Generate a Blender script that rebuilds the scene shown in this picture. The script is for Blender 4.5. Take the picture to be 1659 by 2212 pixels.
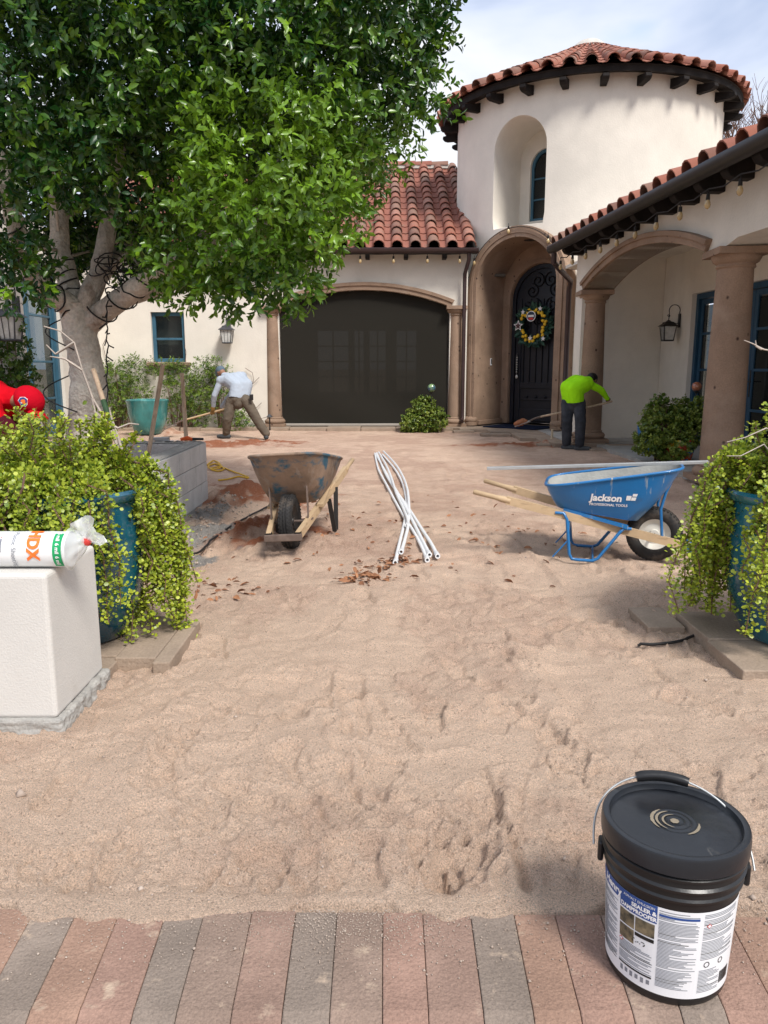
import bpy, bmesh, math, random
import numpy as np
from mathutils import Vector, Matrix, geometry
PI = math.pi; R = math.radians
random.seed(7); RNG = np.random.default_rng(11)
S = bpy.context.scene; COL = S.collection
for o in list(bpy.data.objects): bpy.data.objects.remove(o)

# ------------------------------------------------------------------ camera
F, CX, CY, PITCH, EYE = 1661.6, 829.5, 1106.0, R(10.6), 1.38     # photo measured at 1659 x 2212
cd = bpy.data.cameras.new('camera'); cam = bpy.data.objects.new('camera', cd); COL.objects.link(cam)
cd.sensor_fit = 'VERTICAL'; cd.sensor_height = 36; cd.lens = F/2212*36; cd.clip_end = 2000; cd.clip_start = .05
cam.location = (0, 0, EYE); cam.rotation_euler = (PI/2-PITCH, 0, 0); S.camera = cam
S.render.resolution_x, S.render.resolution_y = 768, 1024

# ------------------------------------------------------------------ sky, sun, exposure
SUN_EL, SUN_AZ = R(50), R(148)            # azimuth clockwise from +Y: behind and right of the camera
w = bpy.data.worlds.new('World'); S.world = w; w.use_nodes = True
nt = w.node_tree; nt.nodes.clear()
def nn(t, typ, **kw):
    n = t.nodes.new(typ)
    for k, v in kw.items():
        if k.startswith('i_'):
            key = k[2:]; key = int(key) if key.isdigit() else key.replace('_', ' ')
            n.inputs[key].default_value = v
        else: setattr(n, k, v)
    return n
def ln(t, a, ao, b, bi): t.links.new(a.outputs[ao], b.inputs[bi])
out = nn(nt, 'ShaderNodeOutputWorld'); sky = nn(nt, 'ShaderNodeTexSky')
sky.sky_type = 'NISHITA'; sky.sun_disc = False; sky.sun_elevation = SUN_EL; sky.sun_rotation = SUN_AZ
b1 = nn(nt, 'ShaderNodeBackground', i_Strength=.14); b2 = nn(nt, 'ShaderNodeBackground', i_Strength=1.0)
tc = nn(nt, 'ShaderNodeTexCoord'); mp = nn(nt, 'ShaderNodeMapping'); mp.inputs['Scale'].default_value = (1.0, 1.0, 2.6)
mp.inputs['Rotation'].default_value = (0, .25, .4)
n1 = nn(nt, 'ShaderNodeTexNoise', i_Scale=3.4, i_Detail=5.0, i_Roughness=.5, i_Distortion=.35)
n2 = nn(nt, 'ShaderNodeTexNoise', i_Scale=3.1, i_Detail=4.0, i_Roughness=.45)
r1 = nn(nt, 'ShaderNodeValToRGB'); r1.color_ramp.elements[0].position = .36; r1.color_ramp.elements[1].position = .60
r1.color_ramp.elements[0].color = (.25, .30, .41, 1); r1.color_ramp.elements[1].color = (.475, .49, .515, 1)
e = r1.color_ramp.elements.new(.47); e.color = (.37, .41, .50, 1)
r2 = nn(nt, 'ShaderNodeValToRGB'); r2.color_ramp.elements[0].position = .28; r2.color_ramp.elements[1].position = .40
mx = nn(nt, 'ShaderNodeMixShader')
ln(nt, tc, 'Generated', mp, 0); ln(nt, mp, 0, n1, 'Vector'); ln(nt, mp, 0, n2, 'Vector')
ln(nt, n1, 'Fac', r1, 0); ln(nt, n2, 'Fac', r2, 0); ln(nt, r1, 0, b2, 'Color'); ln(nt, sky, 0, b1, 'Color')
ln(nt, r2, 0, mx, 0); ln(nt, b1, 0, mx, 1); ln(nt, b2, 0, mx, 2); ln(nt, mx, 0, out, 'Surface')
sl = bpy.data.lights.new('sun', 'SUN'); sl.energy = 1.9; sl.angle = R(15); sl.color = (1, .955, .89)
so = bpy.data.objects.new('sun', sl); COL.objects.link(so)
sv = Vector((math.sin(SUN_AZ)*math.cos(SUN_EL), math.cos(SUN_AZ)*math.cos(SUN_EL), math.sin(SUN_EL)))
so.rotation_euler = sv.to_track_quat('Z', 'Y').to_euler(); so.location = (4, -6, 12)
S.view_settings.view_transform = 'Standard'; S.view_settings.look = 'None'
S.view_settings.exposure = 1.08; S.view_settings.gamma = 1; S.view_settings.use_curve_mapping = False

# ------------------------------------------------------------------ photo measuring helpers (a pixel is only a direction)
SP, CP = math.sin(PITCH), math.cos(PITCH)
def ray(x, y):
    xc = (x-CX)/F; yc = (CY-y)/F
    return Vector((xc, CP+yc*SP, -SP+yc*CP))
def G(x, y, z=0.0):
    d = ray(x, y); t = (z-EYE)/d.z; return Vector((d.x*t, d.y*t, z))
def AT(x, y, Y):
    d = ray(x, y); t = Y/d.y; return Vector((d.x*t, Y, EYE+d.z*t))

# ------------------------------------------------------------------ mesh helpers
def frame_z(d):
    d = Vector(d).normalized(); up = Vector((0, 0, 1)) if abs(d.z) < .95 else Vector((0, 1, 0))
    x = up.cross(d).normalized(); return x, d.cross(x), d
def link(o, parent=None, pinv=None):
    COL.objects.link(o)
    if parent is not None:
        o.parent = parent
        if pinv is not None: o.matrix_parent_inverse = pinv
    return o
class MB:
    def __init__(s): s.v = []; s.f = []; s.m = []
    def add(s, vs, fs, mi=0, T=None):
        b = len(s.v)
        s.v += [tuple(T @ Vector(p)) for p in vs] if T is not None else [tuple(p) for p in vs]
        s.f += [tuple(b+i for i in f) for f in fs]; s.m += [mi]*len(fs); return s
    def box(s, c, d, rz=0, mi=0, T=None, ry=0, rx=0):
        x, y, z = d[0]/2, d[1]/2, d[2]/2
        vs = [(-x,-y,-z),(x,-y,-z),(x,y,-z),(-x,y,-z),(-x,-y,z),(x,-y,z),(x,y,z),(-x,y,z)]
        fs = [(0,3,2,1),(4,5,6,7),(0,1,5,4),(1,2,6,5),(2,3,7,6),(3,0,4,7)]
        Mx = Matrix.Translation(c) @ Matrix.Rotation(rz,4,'Z') @ Matrix.Rotation(ry,4,'Y') @ Matrix.Rotation(rx,4,'X')
        return s.add(vs, fs, mi, (T @ Mx) if T is not None else Mx)
    def bar(s, a, b, w, h, mi=0):               # rectangular bar between two points
        a, b = Vector(a), Vector(b); x, y, z = frame_z(b-a)
        vs = []
        for p in (a, b):
            for (i, j) in ((-1,-1),(1,-1),(1,1),(-1,1)): vs.append(p + x*(i*w/2) + y*(j*h/2))
        return s.add(vs, [(3,2,1,0),(4,5,6,7),(0,1,5,4),(1,2,6,5),(2,3,7,6),(3,0,4,7)], mi)
    def tube(s, pts, r, n=8, mi=0, cap=True, closed=False):
        pts = [Vector(p) for p in pts]; k = len(pts); rr = r if hasattr(r, '__len__') else [r]*k
        b = len(s.v); px = None
        for i, p in enumerate(pts):
            if closed: d = pts[(i+1) % k]-pts[i-1]
            else: d = pts[min(i+1, k-1)]-pts[max(i-1, 0)]
            d = d.normalized()
            if px is None: x, y, _ = frame_z(d)
            else:
                x = (px - d*px.dot(d))
                x = x.normalized() if x.length > 1e-6 else frame_z(d)[0]
                y = d.cross(x)
            px = x
            for j in range(n):
                a = 2*PI*j/n; s.v.append(tuple(p + x*(math.cos(a)*rr[i]) + y*(math.sin(a)*rr[i])))
        for i in range(k if closed else k-1):
            for j in range(n):
                i2 = (i+1) % k
                s.f.append((b+i*n+j, b+i*n+(j+1) % n, b+i2*n+(j+1) % n, b+i2*n+j)); s.m.append(mi)
        if cap and not closed:
            s.f.append(tuple(b+j for j in range(n))[::-1]); s.f.append(tuple(b+(k-1)*n+j for j in range(n))); s.m += [mi, mi]
        return s
    def lathe(s, prof, n=24, c=(0,0,0), mi=0, a0=0.0, a1=2*PI, T=None):
        full = abs(a1-a0-2*PI) < 1e-6; m = n if full else n+1; b = len(s.v); vs = []
        for (r, z) in prof:
            for j in range(m):
                a = a0+(a1-a0)*j/n; vs.append(Vector((c[0]+r*math.cos(a), c[1]+r*math.sin(a), c[2]+z)))
        fs = []
        for i in range(len(prof)-1):
            for j in range(n):
                j2 = (j+1) % m if full else j+1
                fs.append((i*m+j, i*m+j2, (i+1)*m+j2, (i+1)*m+j))
        return s.add(vs, fs, mi, T)
    def prism(s, outer, holes, fn, depth, mi=0, sides=True):
        """2-D polygon with holes, fn(u, v, d) -> 3-D point; front at d=0, back at d=depth"""
        loops = [outer]+list(holes)
        tri = geometry.tessellate_polygon([[Vector((u, v, 0)) for u, v in L] for L in loops])
        flat = [p for L in loops for p in L]; n = len(flat); b = len(s.v)
        s.v += [tuple(fn(u, v, 0)) for u, v in flat] + [tuple(fn(u, v, depth)) for u, v in flat]
        for t in tri:
            s.f.append(tuple(b+i for i in t)); s.f.append(tuple(b+n+i for i in reversed(t))); s.m += [mi, mi]
        if sides:
            k = 0
            for L in loops:
                m = len(L)
                for i in range(m):
                    s.f.append((b+k+i, b+k+(i+1) % m, b+n+k+(i+1) % m, b+n+k+i)); s.m.append(mi)
                k += m
        return s
    def ball(s, c, r, n=10, mi=0, T=None):
        rr = r if hasattr(r, '__len__') else (r, r, r); k = max(4, n//2+1); vs = [(c[0], c[1], c[2]-rr[2])]; fs = []
        for i in range(1, k):
            p = -PI/2+PI*i/k
            for j in range(n):
                a = 2*PI*j/n; vs.append((c[0]+rr[0]*math.cos(p)*math.cos(a), c[1]+rr[1]*math.cos(p)*math.sin(a), c[2]+rr[2]*math.sin(p)))
        vs.append((c[0], c[1], c[2]+rr[2])); t = len(vs)-1
        for j in range(n):
            fs.append((0, 1+(j+1) % n, 1+j)); fs.append((t, t-n+j, t-n+(j+1) % n))
        for i in range(k-2):
            for j in range(n):
                fs.append((1+i*n+j, 1+i*n+(j+1) % n, 1+(i+1)*n+(j+1) % n, 1+(i+1)*n+j))
        return s.add(vs, fs, mi, T)
    def mesh(s, name, mats, smooth=None, fix=True):
        me = bpy.data.meshes.new(name); me.from_pydata(s.v, [], s.f)
        for m in (mats if isinstance(mats, (list, tuple)) else [mats]): me.materials.append(m)
        if any(s.m): me.polygons.foreach_set('material_index', s.m)
        if fix:
            bm = bmesh.new(); bm.from_mesh(me); bmesh.ops.remove_doubles(bm, verts=bm.verts, dist=1e-5)
            bmesh.ops.recalc_face_normals(bm, faces=bm.faces); bm.to_mesh(me); bm.free()
        if smooth:
            me.shade_smooth(); me.set_sharp_from_angle(angle=R(smooth))
        me.update(); return me
    def build(s, name, mats, parent=None, smooth=None, bevel=0, fix=True, segs=2):
        o = bpy.data.objects.new(name, s.mesh(name, mats, smooth, fix))
        link(o, parent, INV.get(parent.name) if (parent is not None and LOCAL.get(parent.name) is None) else None)
        if bevel:
            md = o.modifiers.new('bevel', 'BEVEL'); md.width = bevel; md.segments = segs; md.limit_method = 'ANGLE'; md.angle_limit = R(40)
        return o
INV = {}; LOCAL = {}; WM = {}
def tag(o, label, cat, group=None):
    o['label'] = label; o['category'] = cat
    if group: o['group'] = group
    return o
def thing(name, label, cat, loc=(0,0,0), rz=0, group=None, local=False, rot=None):
    """Empty at the thing's base; parts are given in world coordinates, or in its own when local"""
    o = bpy.data.objects.new(name, None); o.empty_display_size = .1; COL.objects.link(o)
    o.location = loc; o.rotation_euler = rot if rot else (0, 0, rz)
    Mx = Matrix.Translation(loc) @ o.rotation_euler.to_matrix().to_4x4()
    WM[o.name] = Mx
    if local: LOCAL[o.name] = True
    else: INV[o.name] = Mx.inverted()
    tag(o, label, cat, group); return o
def part(parent, name, loc=(0,0,0)):       # a part that is itself an Empty would hide its mesh; parts are always meshes
    return None
def sub(o, parent_part):                   # hang a freshly built mesh (world or thing-local coordinates) under a part mesh
    o.parent = parent_part; o.matrix_parent_inverse = Matrix.Identity(4); return o
def structure(o): o['kind'] = 'structure'; return o
def stuff(o): o['kind'] = 'stuff'; return o
def fastmesh(name, V, faces_idx, sizes, mat, parent=None, smooth=False, attr=None):
    """V (n,3), faces_idx flat loop indices, sizes per polygon"""
    me = bpy.data.meshes.new(name); me.vertices.add(len(V)); me.vertices.foreach_set('co', np.ascontiguousarray(V, dtype=np.float32).ravel())
    me.loops.add(len(faces_idx)); me.loops.foreach_set('vertex_index', np.asarray(faces_idx, dtype=np.int32))
    st = np.concatenate([[0], np.cumsum(sizes)[:-1]]).astype(np.int32)
    me.polygons.add(len(sizes)); me.polygons.foreach_set('loop_start', st)
    if smooth: me.polygons.foreach_set('use_smooth', np.ones(len(sizes), dtype=bool))
    if attr:
        for k, a in attr.items():
            if a.ndim == 1:
                at = me.attributes.new(k, 'FLOAT', 'POINT'); at.data.foreach_set('value', a.astype(np.float32))
            else:
                at = me.attributes.new(k, 'FLOAT_COLOR', 'POINT'); at.data.foreach_set('color', a.astype(np.float32).ravel())
    me.materials.append(mat); me.update(calc_edges=True); me.validate()
    o = bpy.data.objects.new(name, me)
    return link(o, parent, INV.get(parent.name) if parent is not None else None)
def unit(a): return a/np.maximum(np.linalg.norm(a, axis=-1, keepdims=True), 1e-9)
def leaf_arrays(P, T, Nrm, L, W, tmpl, faces, tint):
    """P positions, T leaf direction, Nrm approx normal, L lengths, W widths; tmpl (k,3) unit leaf"""
    T = unit(T); B = unit(np.cross(Nrm, T)); N2 = np.cross(T, B); k = len(tmpl); n = len(P)
    V = (P[:, None, :] + tmpl[None, :, 0, None]*T[:, None, :]*L[:, None, None] + tmpl[None, :, 1, None]*B[:, None, :]*W[:, None, None]
         + tmpl[None, :, 2, None]*N2[:, None, :]*L[:, None, None]).reshape(-1, 3)
    fl = np.concatenate([np.array(f) for f in faces]); sz = np.array([len(f) for f in faces])
    idx = (np.arange(n)[:, None]*k + fl[None, :]).ravel(); sizes = np.tile(sz, n)
    return V, idx, sizes, np.repeat(tint, k)
# ovate leaf with a fold along the midrib and a drooping tip
LEAF = np.array([(0,0,0),(.30,.5,.05),(.68,.42,.03),(1,0,-.14),(.68,-.42,.03),(.30,-.5,.05),(.5,0,-.035)])
LEAF_F = [(0,6,1),(1,6,2),(2,6,3),(3,6,4),(4,6,5),(5,6,0)]
ROUND = np.array([(0,0,0),(.25,.42,.04),(.7,.46,.05),(1,.0,.0),(.7,-.46,.05),(.25,-.42,.04)])
ROUND_F = [(0,5,4,3),(0,3,2,1)]
def text_geo(txt, size, mapf, mb, mi=0, align='CENTER', bold=0, sx=1.0, shear=0):
    cu = bpy.data.curves.new('t', 'FONT'); cu.body = txt; cu.size = size; cu.align_x = align; cu.align_y = 'CENTER'
    cu.offset = bold; cu.shear = shear; cu.resolution_u = 3
    o = bpy.data.objects.new('t', cu); COL.objects.link(o); bpy.context.view_layer.update()
    me = o.evaluated_get(bpy.context.evaluated_depsgraph_get()).to_mesh()
    mb.add([mapf(v.co.x*sx, v.co.y) for v in me.vertices], [tuple(p.vertices) for p in me.polygons], mi)
    bpy.data.objects.remove(o); bpy.data.curves.remove(cu)

# ------------------------------------------------------------------ materials
def MAT(name, col, rough=.6, var=.12, scale=3.0, bump=0.0, bscale=60.0, spec=.35, metal=0.0, col2=None, fine=0.0, coords='Object', detail=5.0, coat=0.0, dist=.01):
    m = bpy.data.materials.new(name); m.use_nodes = True; t = m.node_tree; p = t.nodes['Principled BSDF']
    p.inputs['Roughness'].default_value = rough; p.inputs['Specular IOR Level'].default_value = spec; p.inputs['Metallic'].default_value = metal
    p.inputs['Coat Weight'].default_value = coat
    tcn = nn(t, 'ShaderNodeTexCoord')
    c1 = [max(0, x*(1-var)) for x in col]; c2 = [min(1, x*(1+var)) for x in col] if col2 is None else col2
    no = nn(t, 'ShaderNodeTexNoise', i_Scale=scale, i_Detail=detail, i_Roughness=.6); ln(t, tcn, coords, no, 'Vector')
    rp = nn(t, 'ShaderNodeValToRGB'); rp.color_ramp.elements[0].position = .34; rp.color_ramp.elements[1].position = .66
    rp.color_ramp.elements[0].color = (*c1, 1); rp.color_ramp.elements[1].color = (*c2, 1)
    ln(t, no, 'Fac', rp, 0); last = rp; lo = 0
    if fine:
        nf = nn(t, 'ShaderNodeTexNoise', i_Scale=bscale*1.7, i_Detail=2.0); ln(t, tcn, coords, nf, 'Vector')
        mr = nn(t, 'ShaderNodeMapRange'); mr.inputs['From Min'].default_value = .3; mr.inputs['From Max'].default_value = .7
        mr.inputs['To Min'].default_value = 1-fine; mr.inputs['To Max'].default_value = 1+fine; ln(t, nf, 'Fac', mr, 0)
        vm = nn(t, 'ShaderNodeVectorMath', operation='SCALE'); ln(t, last, lo, vm, 0); ln(t, mr, 0, vm, 'Scale'); last = vm; lo = 0
    ln(t, last, lo, p, 'Base Color')
    if bump:
        nb = nn(t, 'ShaderNodeTexNoise', i_Scale=bscale, i_Detail=4.0); ln(t, tcn, coords, nb, 'Vector')
        bp = nn(t, 'ShaderNodeBump', i_Strength=bump, i_Distance=dist); ln(t, nb, 'Fac', bp, 'Height'); ln(t, bp, 0, p, 'Normal')
    return m
def overlay(m, col, scale, lo, hi, rough=None, stretch=None, coords='Object', kind='NOISE', detail=6.0):
    """patches of another colour with a shape of their own (stains, paint wear, pits)"""
    t = m.node_tree; p = t.nodes['Principled BSDF']; src = p.inputs['Base Color'].links[0].from_socket
    tcn = nn(t, 'ShaderNodeTexCoord'); mpn = nn(t, 'ShaderNodeMapping')
    if stretch: mpn.inputs['Scale'].default_value = stretch
    ln(t, tcn, coords, mpn, 0)
    if kind == 'NOISE':
        no = nn(t, 'ShaderNodeTexNoise', i_Scale=scale, i_Detail=detail, i_Roughness=.62); oi = 'Fac'
    else:
        no = nn(t, 'ShaderNodeTexVoronoi', i_Scale=scale); oi = 'Distance'
    ln(t, mpn, 0, no, 'Vector')
    mr = nn(t, 'ShaderNodeMapRange'); mr.inputs['From Min'].default_value = lo; mr.inputs['From Max'].default_value = hi; ln(t, no, oi, mr, 0)
    mixn = nn(t, 'ShaderNodeMix', data_type='RGBA'); t.links.new(src, mixn.inputs['A']); mixn.inputs['B'].default_value = (*col, 1)
    ln(t, mr, 0, mixn, 'Factor'); t.links.new(mixn.outputs['Result'], p.inputs['Base Color'])
    return m
def leafmat(name, dark, light, rough=.35, trans=.25, spec=.5):
    m = bpy.data.materials.new(name); m.use_nodes = True; t = m.node_tree; p = t.nodes['Principled BSDF']
    at = nn(t, 'ShaderNodeAttribute', attribute_name='tint'); oi = nn(t, 'ShaderNodeObjectInfo')
    rp = nn(t, 'ShaderNodeValToRGB'); rp.color_ramp.elements[0].color = (*dark, 1); rp.color_ramp.elements[1].color = (*light, 1)
    ln(t, at, 'Fac', rp, 0)
    p.inputs['Roughness'].default_value = rough; p.inputs['Specular IOR Level'].default_value = spec; ln(t, rp, 0, p, 'Base Color')
    tr = nn(t, 'ShaderNodeBsdfTranslucent'); mxs = nn(t, 'ShaderNodeMixShader', i_0=trans); ln(t, rp, 0, tr, 'Color')
    ln(t, p, 0, mxs, 1); ln(t, tr, 0, mxs, 2); ln(t, mxs, 0, t.nodes['Material Output'], 'Surface'); return m
def glassmat(name, tint=(.8,.85,.85), alpha=.55, body=(.012,.016,.018)):
    m = bpy.data.materials.new(name); m.use_nodes = True; t = m.node_tree; p = t.nodes['Principled BSDF']
    p.inputs['Base Color'].default_value = (*body, 1); p.inputs['Roughness'].default_value = .04; p.inputs['Specular IOR Level'].default_value = .6
    tr = nn(t, 'ShaderNodeBsdfTransparent'); tr.inputs[0].default_value = (*tint, 1); mxs = nn(t, 'ShaderNodeMixShader', i_0=alpha)
    ln(t, p, 0, mxs, 1); ln(t, tr, 0, mxs, 2); ln(t, mxs, 0, t.nodes['Material Output'], 'Surface'); return m

m_stucco = MAT('stucco', (.74,.69,.61), .9, .085, .9, .35, 34, .15, fine=.02)
overlay(m_stucco, (.60,.55,.475), 1.1, .56, .92, stretch=(1,1,.35))
m_pier = MAT('white_stucco', (.61,.59,.555), .9, .05, 1.6, .40, 150, .15, fine=.03, dist=.004); overlay(m_pier, (.48,.44,.38), 2.2, .60, .85)
m_cantera = MAT('cantera_stone', (.30,.205,.145), .85, .16, 2.2, .5, 45, .2, fine=.10)
overlay(m_cantera, (.06,.035,.028), 5.5, .13, .06, kind='V', stretch=(1,1,.8))
overlay(m_cantera, (.40,.30,.23), 1.3, .55, .8)
m_tile = MAT('clay_tile', (.27,.125,.09), .8, .3, 2.5, .3, 40, .2, fine=.12)
def tile_colors(m):
    t = m.node_tree; p = t.nodes['Principled BSDF']; src = p.inputs['Base Color'].links[0].from_socket
    oi = nn(t, 'ShaderNodeObjectInfo'); rp = nn(t, 'ShaderNodeValToRGB'); cr = rp.color_ramp; cr.interpolation = 'CONSTANT'
    cols = [(.36,.14,.095),(.33,.115,.075),(.40,.18,.13),(.29,.11,.08),(.20,.10,.075),(.37,.15,.105),(.25,.155,.12),(.42,.21,.16),(.17,.095,.075)]
    cr.elements[0].color = (*cols[0], 1); cr.elements[1].position = .12; cr.elements[1].color = (*cols[1], 1)
    for i, c in enumerate(cols[2:]): e = cr.elements.new(.23+.11*i); e.color = (*c, 1)
    mixn = nn(t, 'ShaderNodeMix', data_type='RGBA'); ln(t, oi, 'Random', rp, 0); mixn.inputs['Factor'].default_value = .68
    t.links.new(src, mixn.inputs['A']); ln(t, rp, 0, mixn, 'B')
    t.links.new(mixn.outputs['Result'], p.inputs['Base Color'])
tile_colors(m_tile); overlay(m_tile, (.20,.145,.11), 4.0, .56, .75)
m_ridge = MAT('mortar', (.55,.52,.47), .9, .1, 6, .5, 60)
m_dark = MAT('dark_metal', (.020,.018,.017), .45, .2, 5, 0, 30, .4)
m_brownmetal = MAT('brown_metal', (.045,.025,.024), .4, .15, 5, 0, 30, .45)
m_beam = MAT('dark_timber', (.016,.013,.012), .75, .3, 6, .3, 40, .2)
m_blue = MAT('blue_paint', (.045,.125,.185), .45, .12, 4, .1, 60, .4)
m_bluedk = MAT('dark_blue_paint', (.018,.07,.13), .45, .12, 4, .1, 60, .4)
m_glass = glassmat('window_glass'); m_glass2 = glassmat('door_glass', alpha=.35)
m_curtain = MAT('curtain', (.62,.60,.54), .9, .06, 3, .3, 8)
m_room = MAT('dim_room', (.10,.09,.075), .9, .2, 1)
m_iron = MAT('door_iron', (.010,.012,.020), .42, .2, 6, .15, 50, .45)
m_iron2 = MAT('iron_scroll', (.008,.009,.013), .5, .2, 6, .1, 50, .4)
m_lamp = MAT('lantern_metal', (.055,.055,.06), .5, .2, 10, .1, 60, .4)
m_lampdk = MAT('lantern_black', (.016,.014,.014), .5, .2, 10, .1, 60, .4)
m_lampglass = MAT('seeded_glass', (.55,.55,.52), .25, .15, 14, .4, 50, .5)
m_concrete = MAT('concrete', (.36,.345,.32), .92, .12, 5, .7, 70, .15, fine=.10)
m_cmu = MAT('concrete_block', (.60,.595,.58), .93, .08, 4, .8, 90, .15, fine=.10)
overlay(m_cmu, (.70,.69,.68), 3, .52, .75)
m_mortar = MAT('grey_mortar', (.36,.355,.345), .95, .1, 6, .6, 60, .1)
m_slab = MAT('old_paver', (.33,.255,.195), .92, .14, 3.5, .6, 60, .15, fine=.10)
m_pvc = MAT('white_pvc', (.80,.81,.82), .35, .02, 3, 0, 30, .45)
m_rubber = MAT('tyre_rubber', (.028,.027,.027), .75, .25, 8, .2, 80, .3); overlay(m_rubber, (.17,.135,.105), 7, .52, .80)
m_wood = MAT('ash_handle', (.50,.36,.22), .6, .14, 3, .15, 40, .3); overlay(m_wood, (.28,.19,.11), 9, .55, .8, stretch=(1,6,6))
m_oldwood = MAT('weathered_handle', (.54,.40,.28), .75, .2, 5, .25, 50, .25); overlay(m_oldwood, (.27,.18,.12), 10, .5, .75, stretch=(5,5,1))
m_bluesteel = MAT('blue_steel', (.012,.15,.39), .38, .08, 4, .08, 30, .5, coat=.2)
overlay(m_bluesteel, (.34,.38,.40), 6.5, .62, .70, stretch=(3,1,.4)); overlay(m_bluesteel, (.05,.07,.10), 4, .60, .82)
m_tubin = MAT('tub_inside', (.33,.33,.31), .8, .18, 5, .4, 50, .25)
m_rust = MAT('rusty_tub', (.25,.175,.125), .75, .25, 4, .35, 45, .3)
overlay(m_rust, (.030,.105,.16), 3.4, .52, .60, stretch=(1,1,1.6)); overlay(m_rust, (.30,.25,.21), 6, .58, .72, stretch=(2,2,.5)); overlay(m_rust, (.07,.045,.035), 5, .60, .72)
m_rustbar = MAT('rusty_bar', (.15,.11,.09), .75, .3, 12, .3, 60, .3)
m_alu = MAT('aluminium', (.45,.46,.46), .45, .12, 6, .1, 40, .5, metal=.55)
m_whitehub = MAT('white_hub', (.66,.64,.58), .5, .08, 8, .05, 40, .4); overlay(m_whitehub, (.36,.28,.21), 7, .58, .8)
m_bark = MAT('ficus_bark', (.50,.455,.39), .88, .16, 3.5, 1.0, 22, .2, fine=.16, dist=.03); overlay(m_bark, (.17,.12,.085), 4.5, .56, .72, stretch=(1,1,.45))
overlay(m_bark, (.50,.46,.41), 2.2, .58, .75)
m_twig = MAT('grey_twig', (.42,.36,.31), .8, .2, 9, .2, 60); m_stem = MAT('brown_stem', (.15,.085,.06), .75, .25, 9, .2, 60)
m_ficus = leafmat('ficus_leaf', (.010,.058,.010), (.20,.36,.02), .30, .22, .55)
m_bush = leafmat('elephant_bush_leaf', (.085,.165,.014), (.47,.53,.05), .38, .18, .45)
m_bush2 = leafmat('dull_bush_leaf', (.05,.105,.014), (.30,.36,.06), .4, .15, .4)
m_vine = leafmat('vine_leaf', (.03,.085,.010), (.24,.34,.05), .4, .2, .4)
m_wleaf = leafmat('wreath_leaf', (.008,.04,.028), (.03,.10,.065), .45, .1, .4)
m_potblue = MAT('blue_glaze', (.004,.065,.12), .16, .35, 3.5, .12, 14, .6, col2=(.008,.13,.19), coat=.6)
overlay(m_potblue, (.004,.03,.07), 2.5, .5, .75, stretch=(1,1,.35))
m_potteal = MAT('teal_glaze', (.03,.20,.195), .22, .22, 5, .1, 20, .55, coat=.5); overlay(m_potteal, (.16,.40,.36), 6, .56, .76, stretch=(1,1,.3))
m_black = MAT('black_plastic', (.010,.010,.011), .34, .2, 6, .06, 50, .5); 
m_lid = MAT('dusty_lid', (.012,.014,.018), .33, .25, 5, .08, 40, .5); overlay(m_lid, (.15,.14,.125), 9, .64, .84); overlay(m_lid, (.030,.034,.04), 3, .5, .75); overlay(m_lid, (.20,.19,.17), 26, .66, .78, stretch=(1,.25,1))
m_label = MAT('label_paper', (.78,.79,.81), .45, .02, 3, 0, 30, .4); m_ink = MAT('grey_ink', (.22,.23,.26), .6, .1, 40)
m_inkblue = MAT('blue_ink', (.025,.075,.27), .45, .06, 5); m_white = MAT('white_print', (.85,.85,.85), .5, .02, 5); m_inkblack = MAT('black_ink', (.015,.015,.015), .5, .1, 5)
m_inkred = MAT('red_ink', (.55,.05,.04), .5, .1, 5); m_inkgreen = MAT('green_print', (.01,.34,.115), .4, .05, 4); m_inkorange = MAT('orange_print', (.86,.19,.03), .4, .04, 4)
m_photo = MAT('printed_photo', (.05,.075,.075), .4, .7, 30, col2=(.28,.22,.13))
m_film = bpy.data.materials.new('clear_film'); m_film.use_nodes = True
def _film(m):
    t = m.node_tree; p = t.nodes['Principled BSDF']; p.inputs['Base Color'].default_value = (.82,.85,.84,1); p.inputs['Roughness'].default_value = .14
    p.inputs['Specular IOR Level'].default_value = .7
    tr = nn(t, 'ShaderNodeBsdfTransparent'); mxs = nn(t, 'ShaderNodeMixShader', i_0=.52); ln(t, p, 0, mxs, 1); ln(t, tr, 0, mxs, 2); ln(t, mxs, 0, t.nodes['Material Output'], 'Surface')
_film(m_film)
m_rollwhite = MAT('white_wrap', (.80,.81,.81), .28, .03, 6, .15, 14, .5)
m_skin = MAT('skin', (.30,.155,.095), .55, .1, 9, .05, 60, .35); m_hair = MAT('dark_hair', (.010,.008,.007), .6, .2, 30)
m_greyshirt = MAT('grey_shirt', (.40,.45,.52), .88, .06, 5, .3, 30, .15); m_khaki = MAT('olive_trousers', (.13,.105,.08), .9, .15, 6, .35, 30, .15)
m_neon = MAT('neon_shirt', (.40,.95,.012), .85, .06, 5, .3, 30, .15); m_jeans = MAT('faded_jeans', (.052,.057,.068), .9, .25, 6, .35, 30, .15)
m_red = MAT('red_shirt', (.56,.006,.015), .95, .16, 7, .5, 24, .04); m_maroon = MAT('maroon_sleeve', (.07,.006,.014), .88, .15, 6, .3, 30, .15)
m_redcap = MAT('red_cap', (.50,.006,.018), .95, .1, 6, .4, 60, .04); m_shoe = MAT('grey_shoe', (.06,.065,.07), .7, .2, 10, .2, 40, .3); m_glove = MAT('tan_glove', (.32,.20,.07), .85, .2, 9, .3, 40, .2)
m_bluecap = MAT('slate_cap', (.10,.14,.18), .8, .1, 6); m_soil = MAT('red_soil', (.30,.125,.065), .95, .2, 8, .9, 40, .1, fine=.2)
m_yellowcord = MAT('yellow_cord', (.62,.36,.015), .5, .1, 5); m_cord = MAT('black_cord', (.014,.013,.013), .55, .2, 8); m_cordgreen = MAT('dark_cord', (.012,.016,.014), .55, .2, 8)
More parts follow.
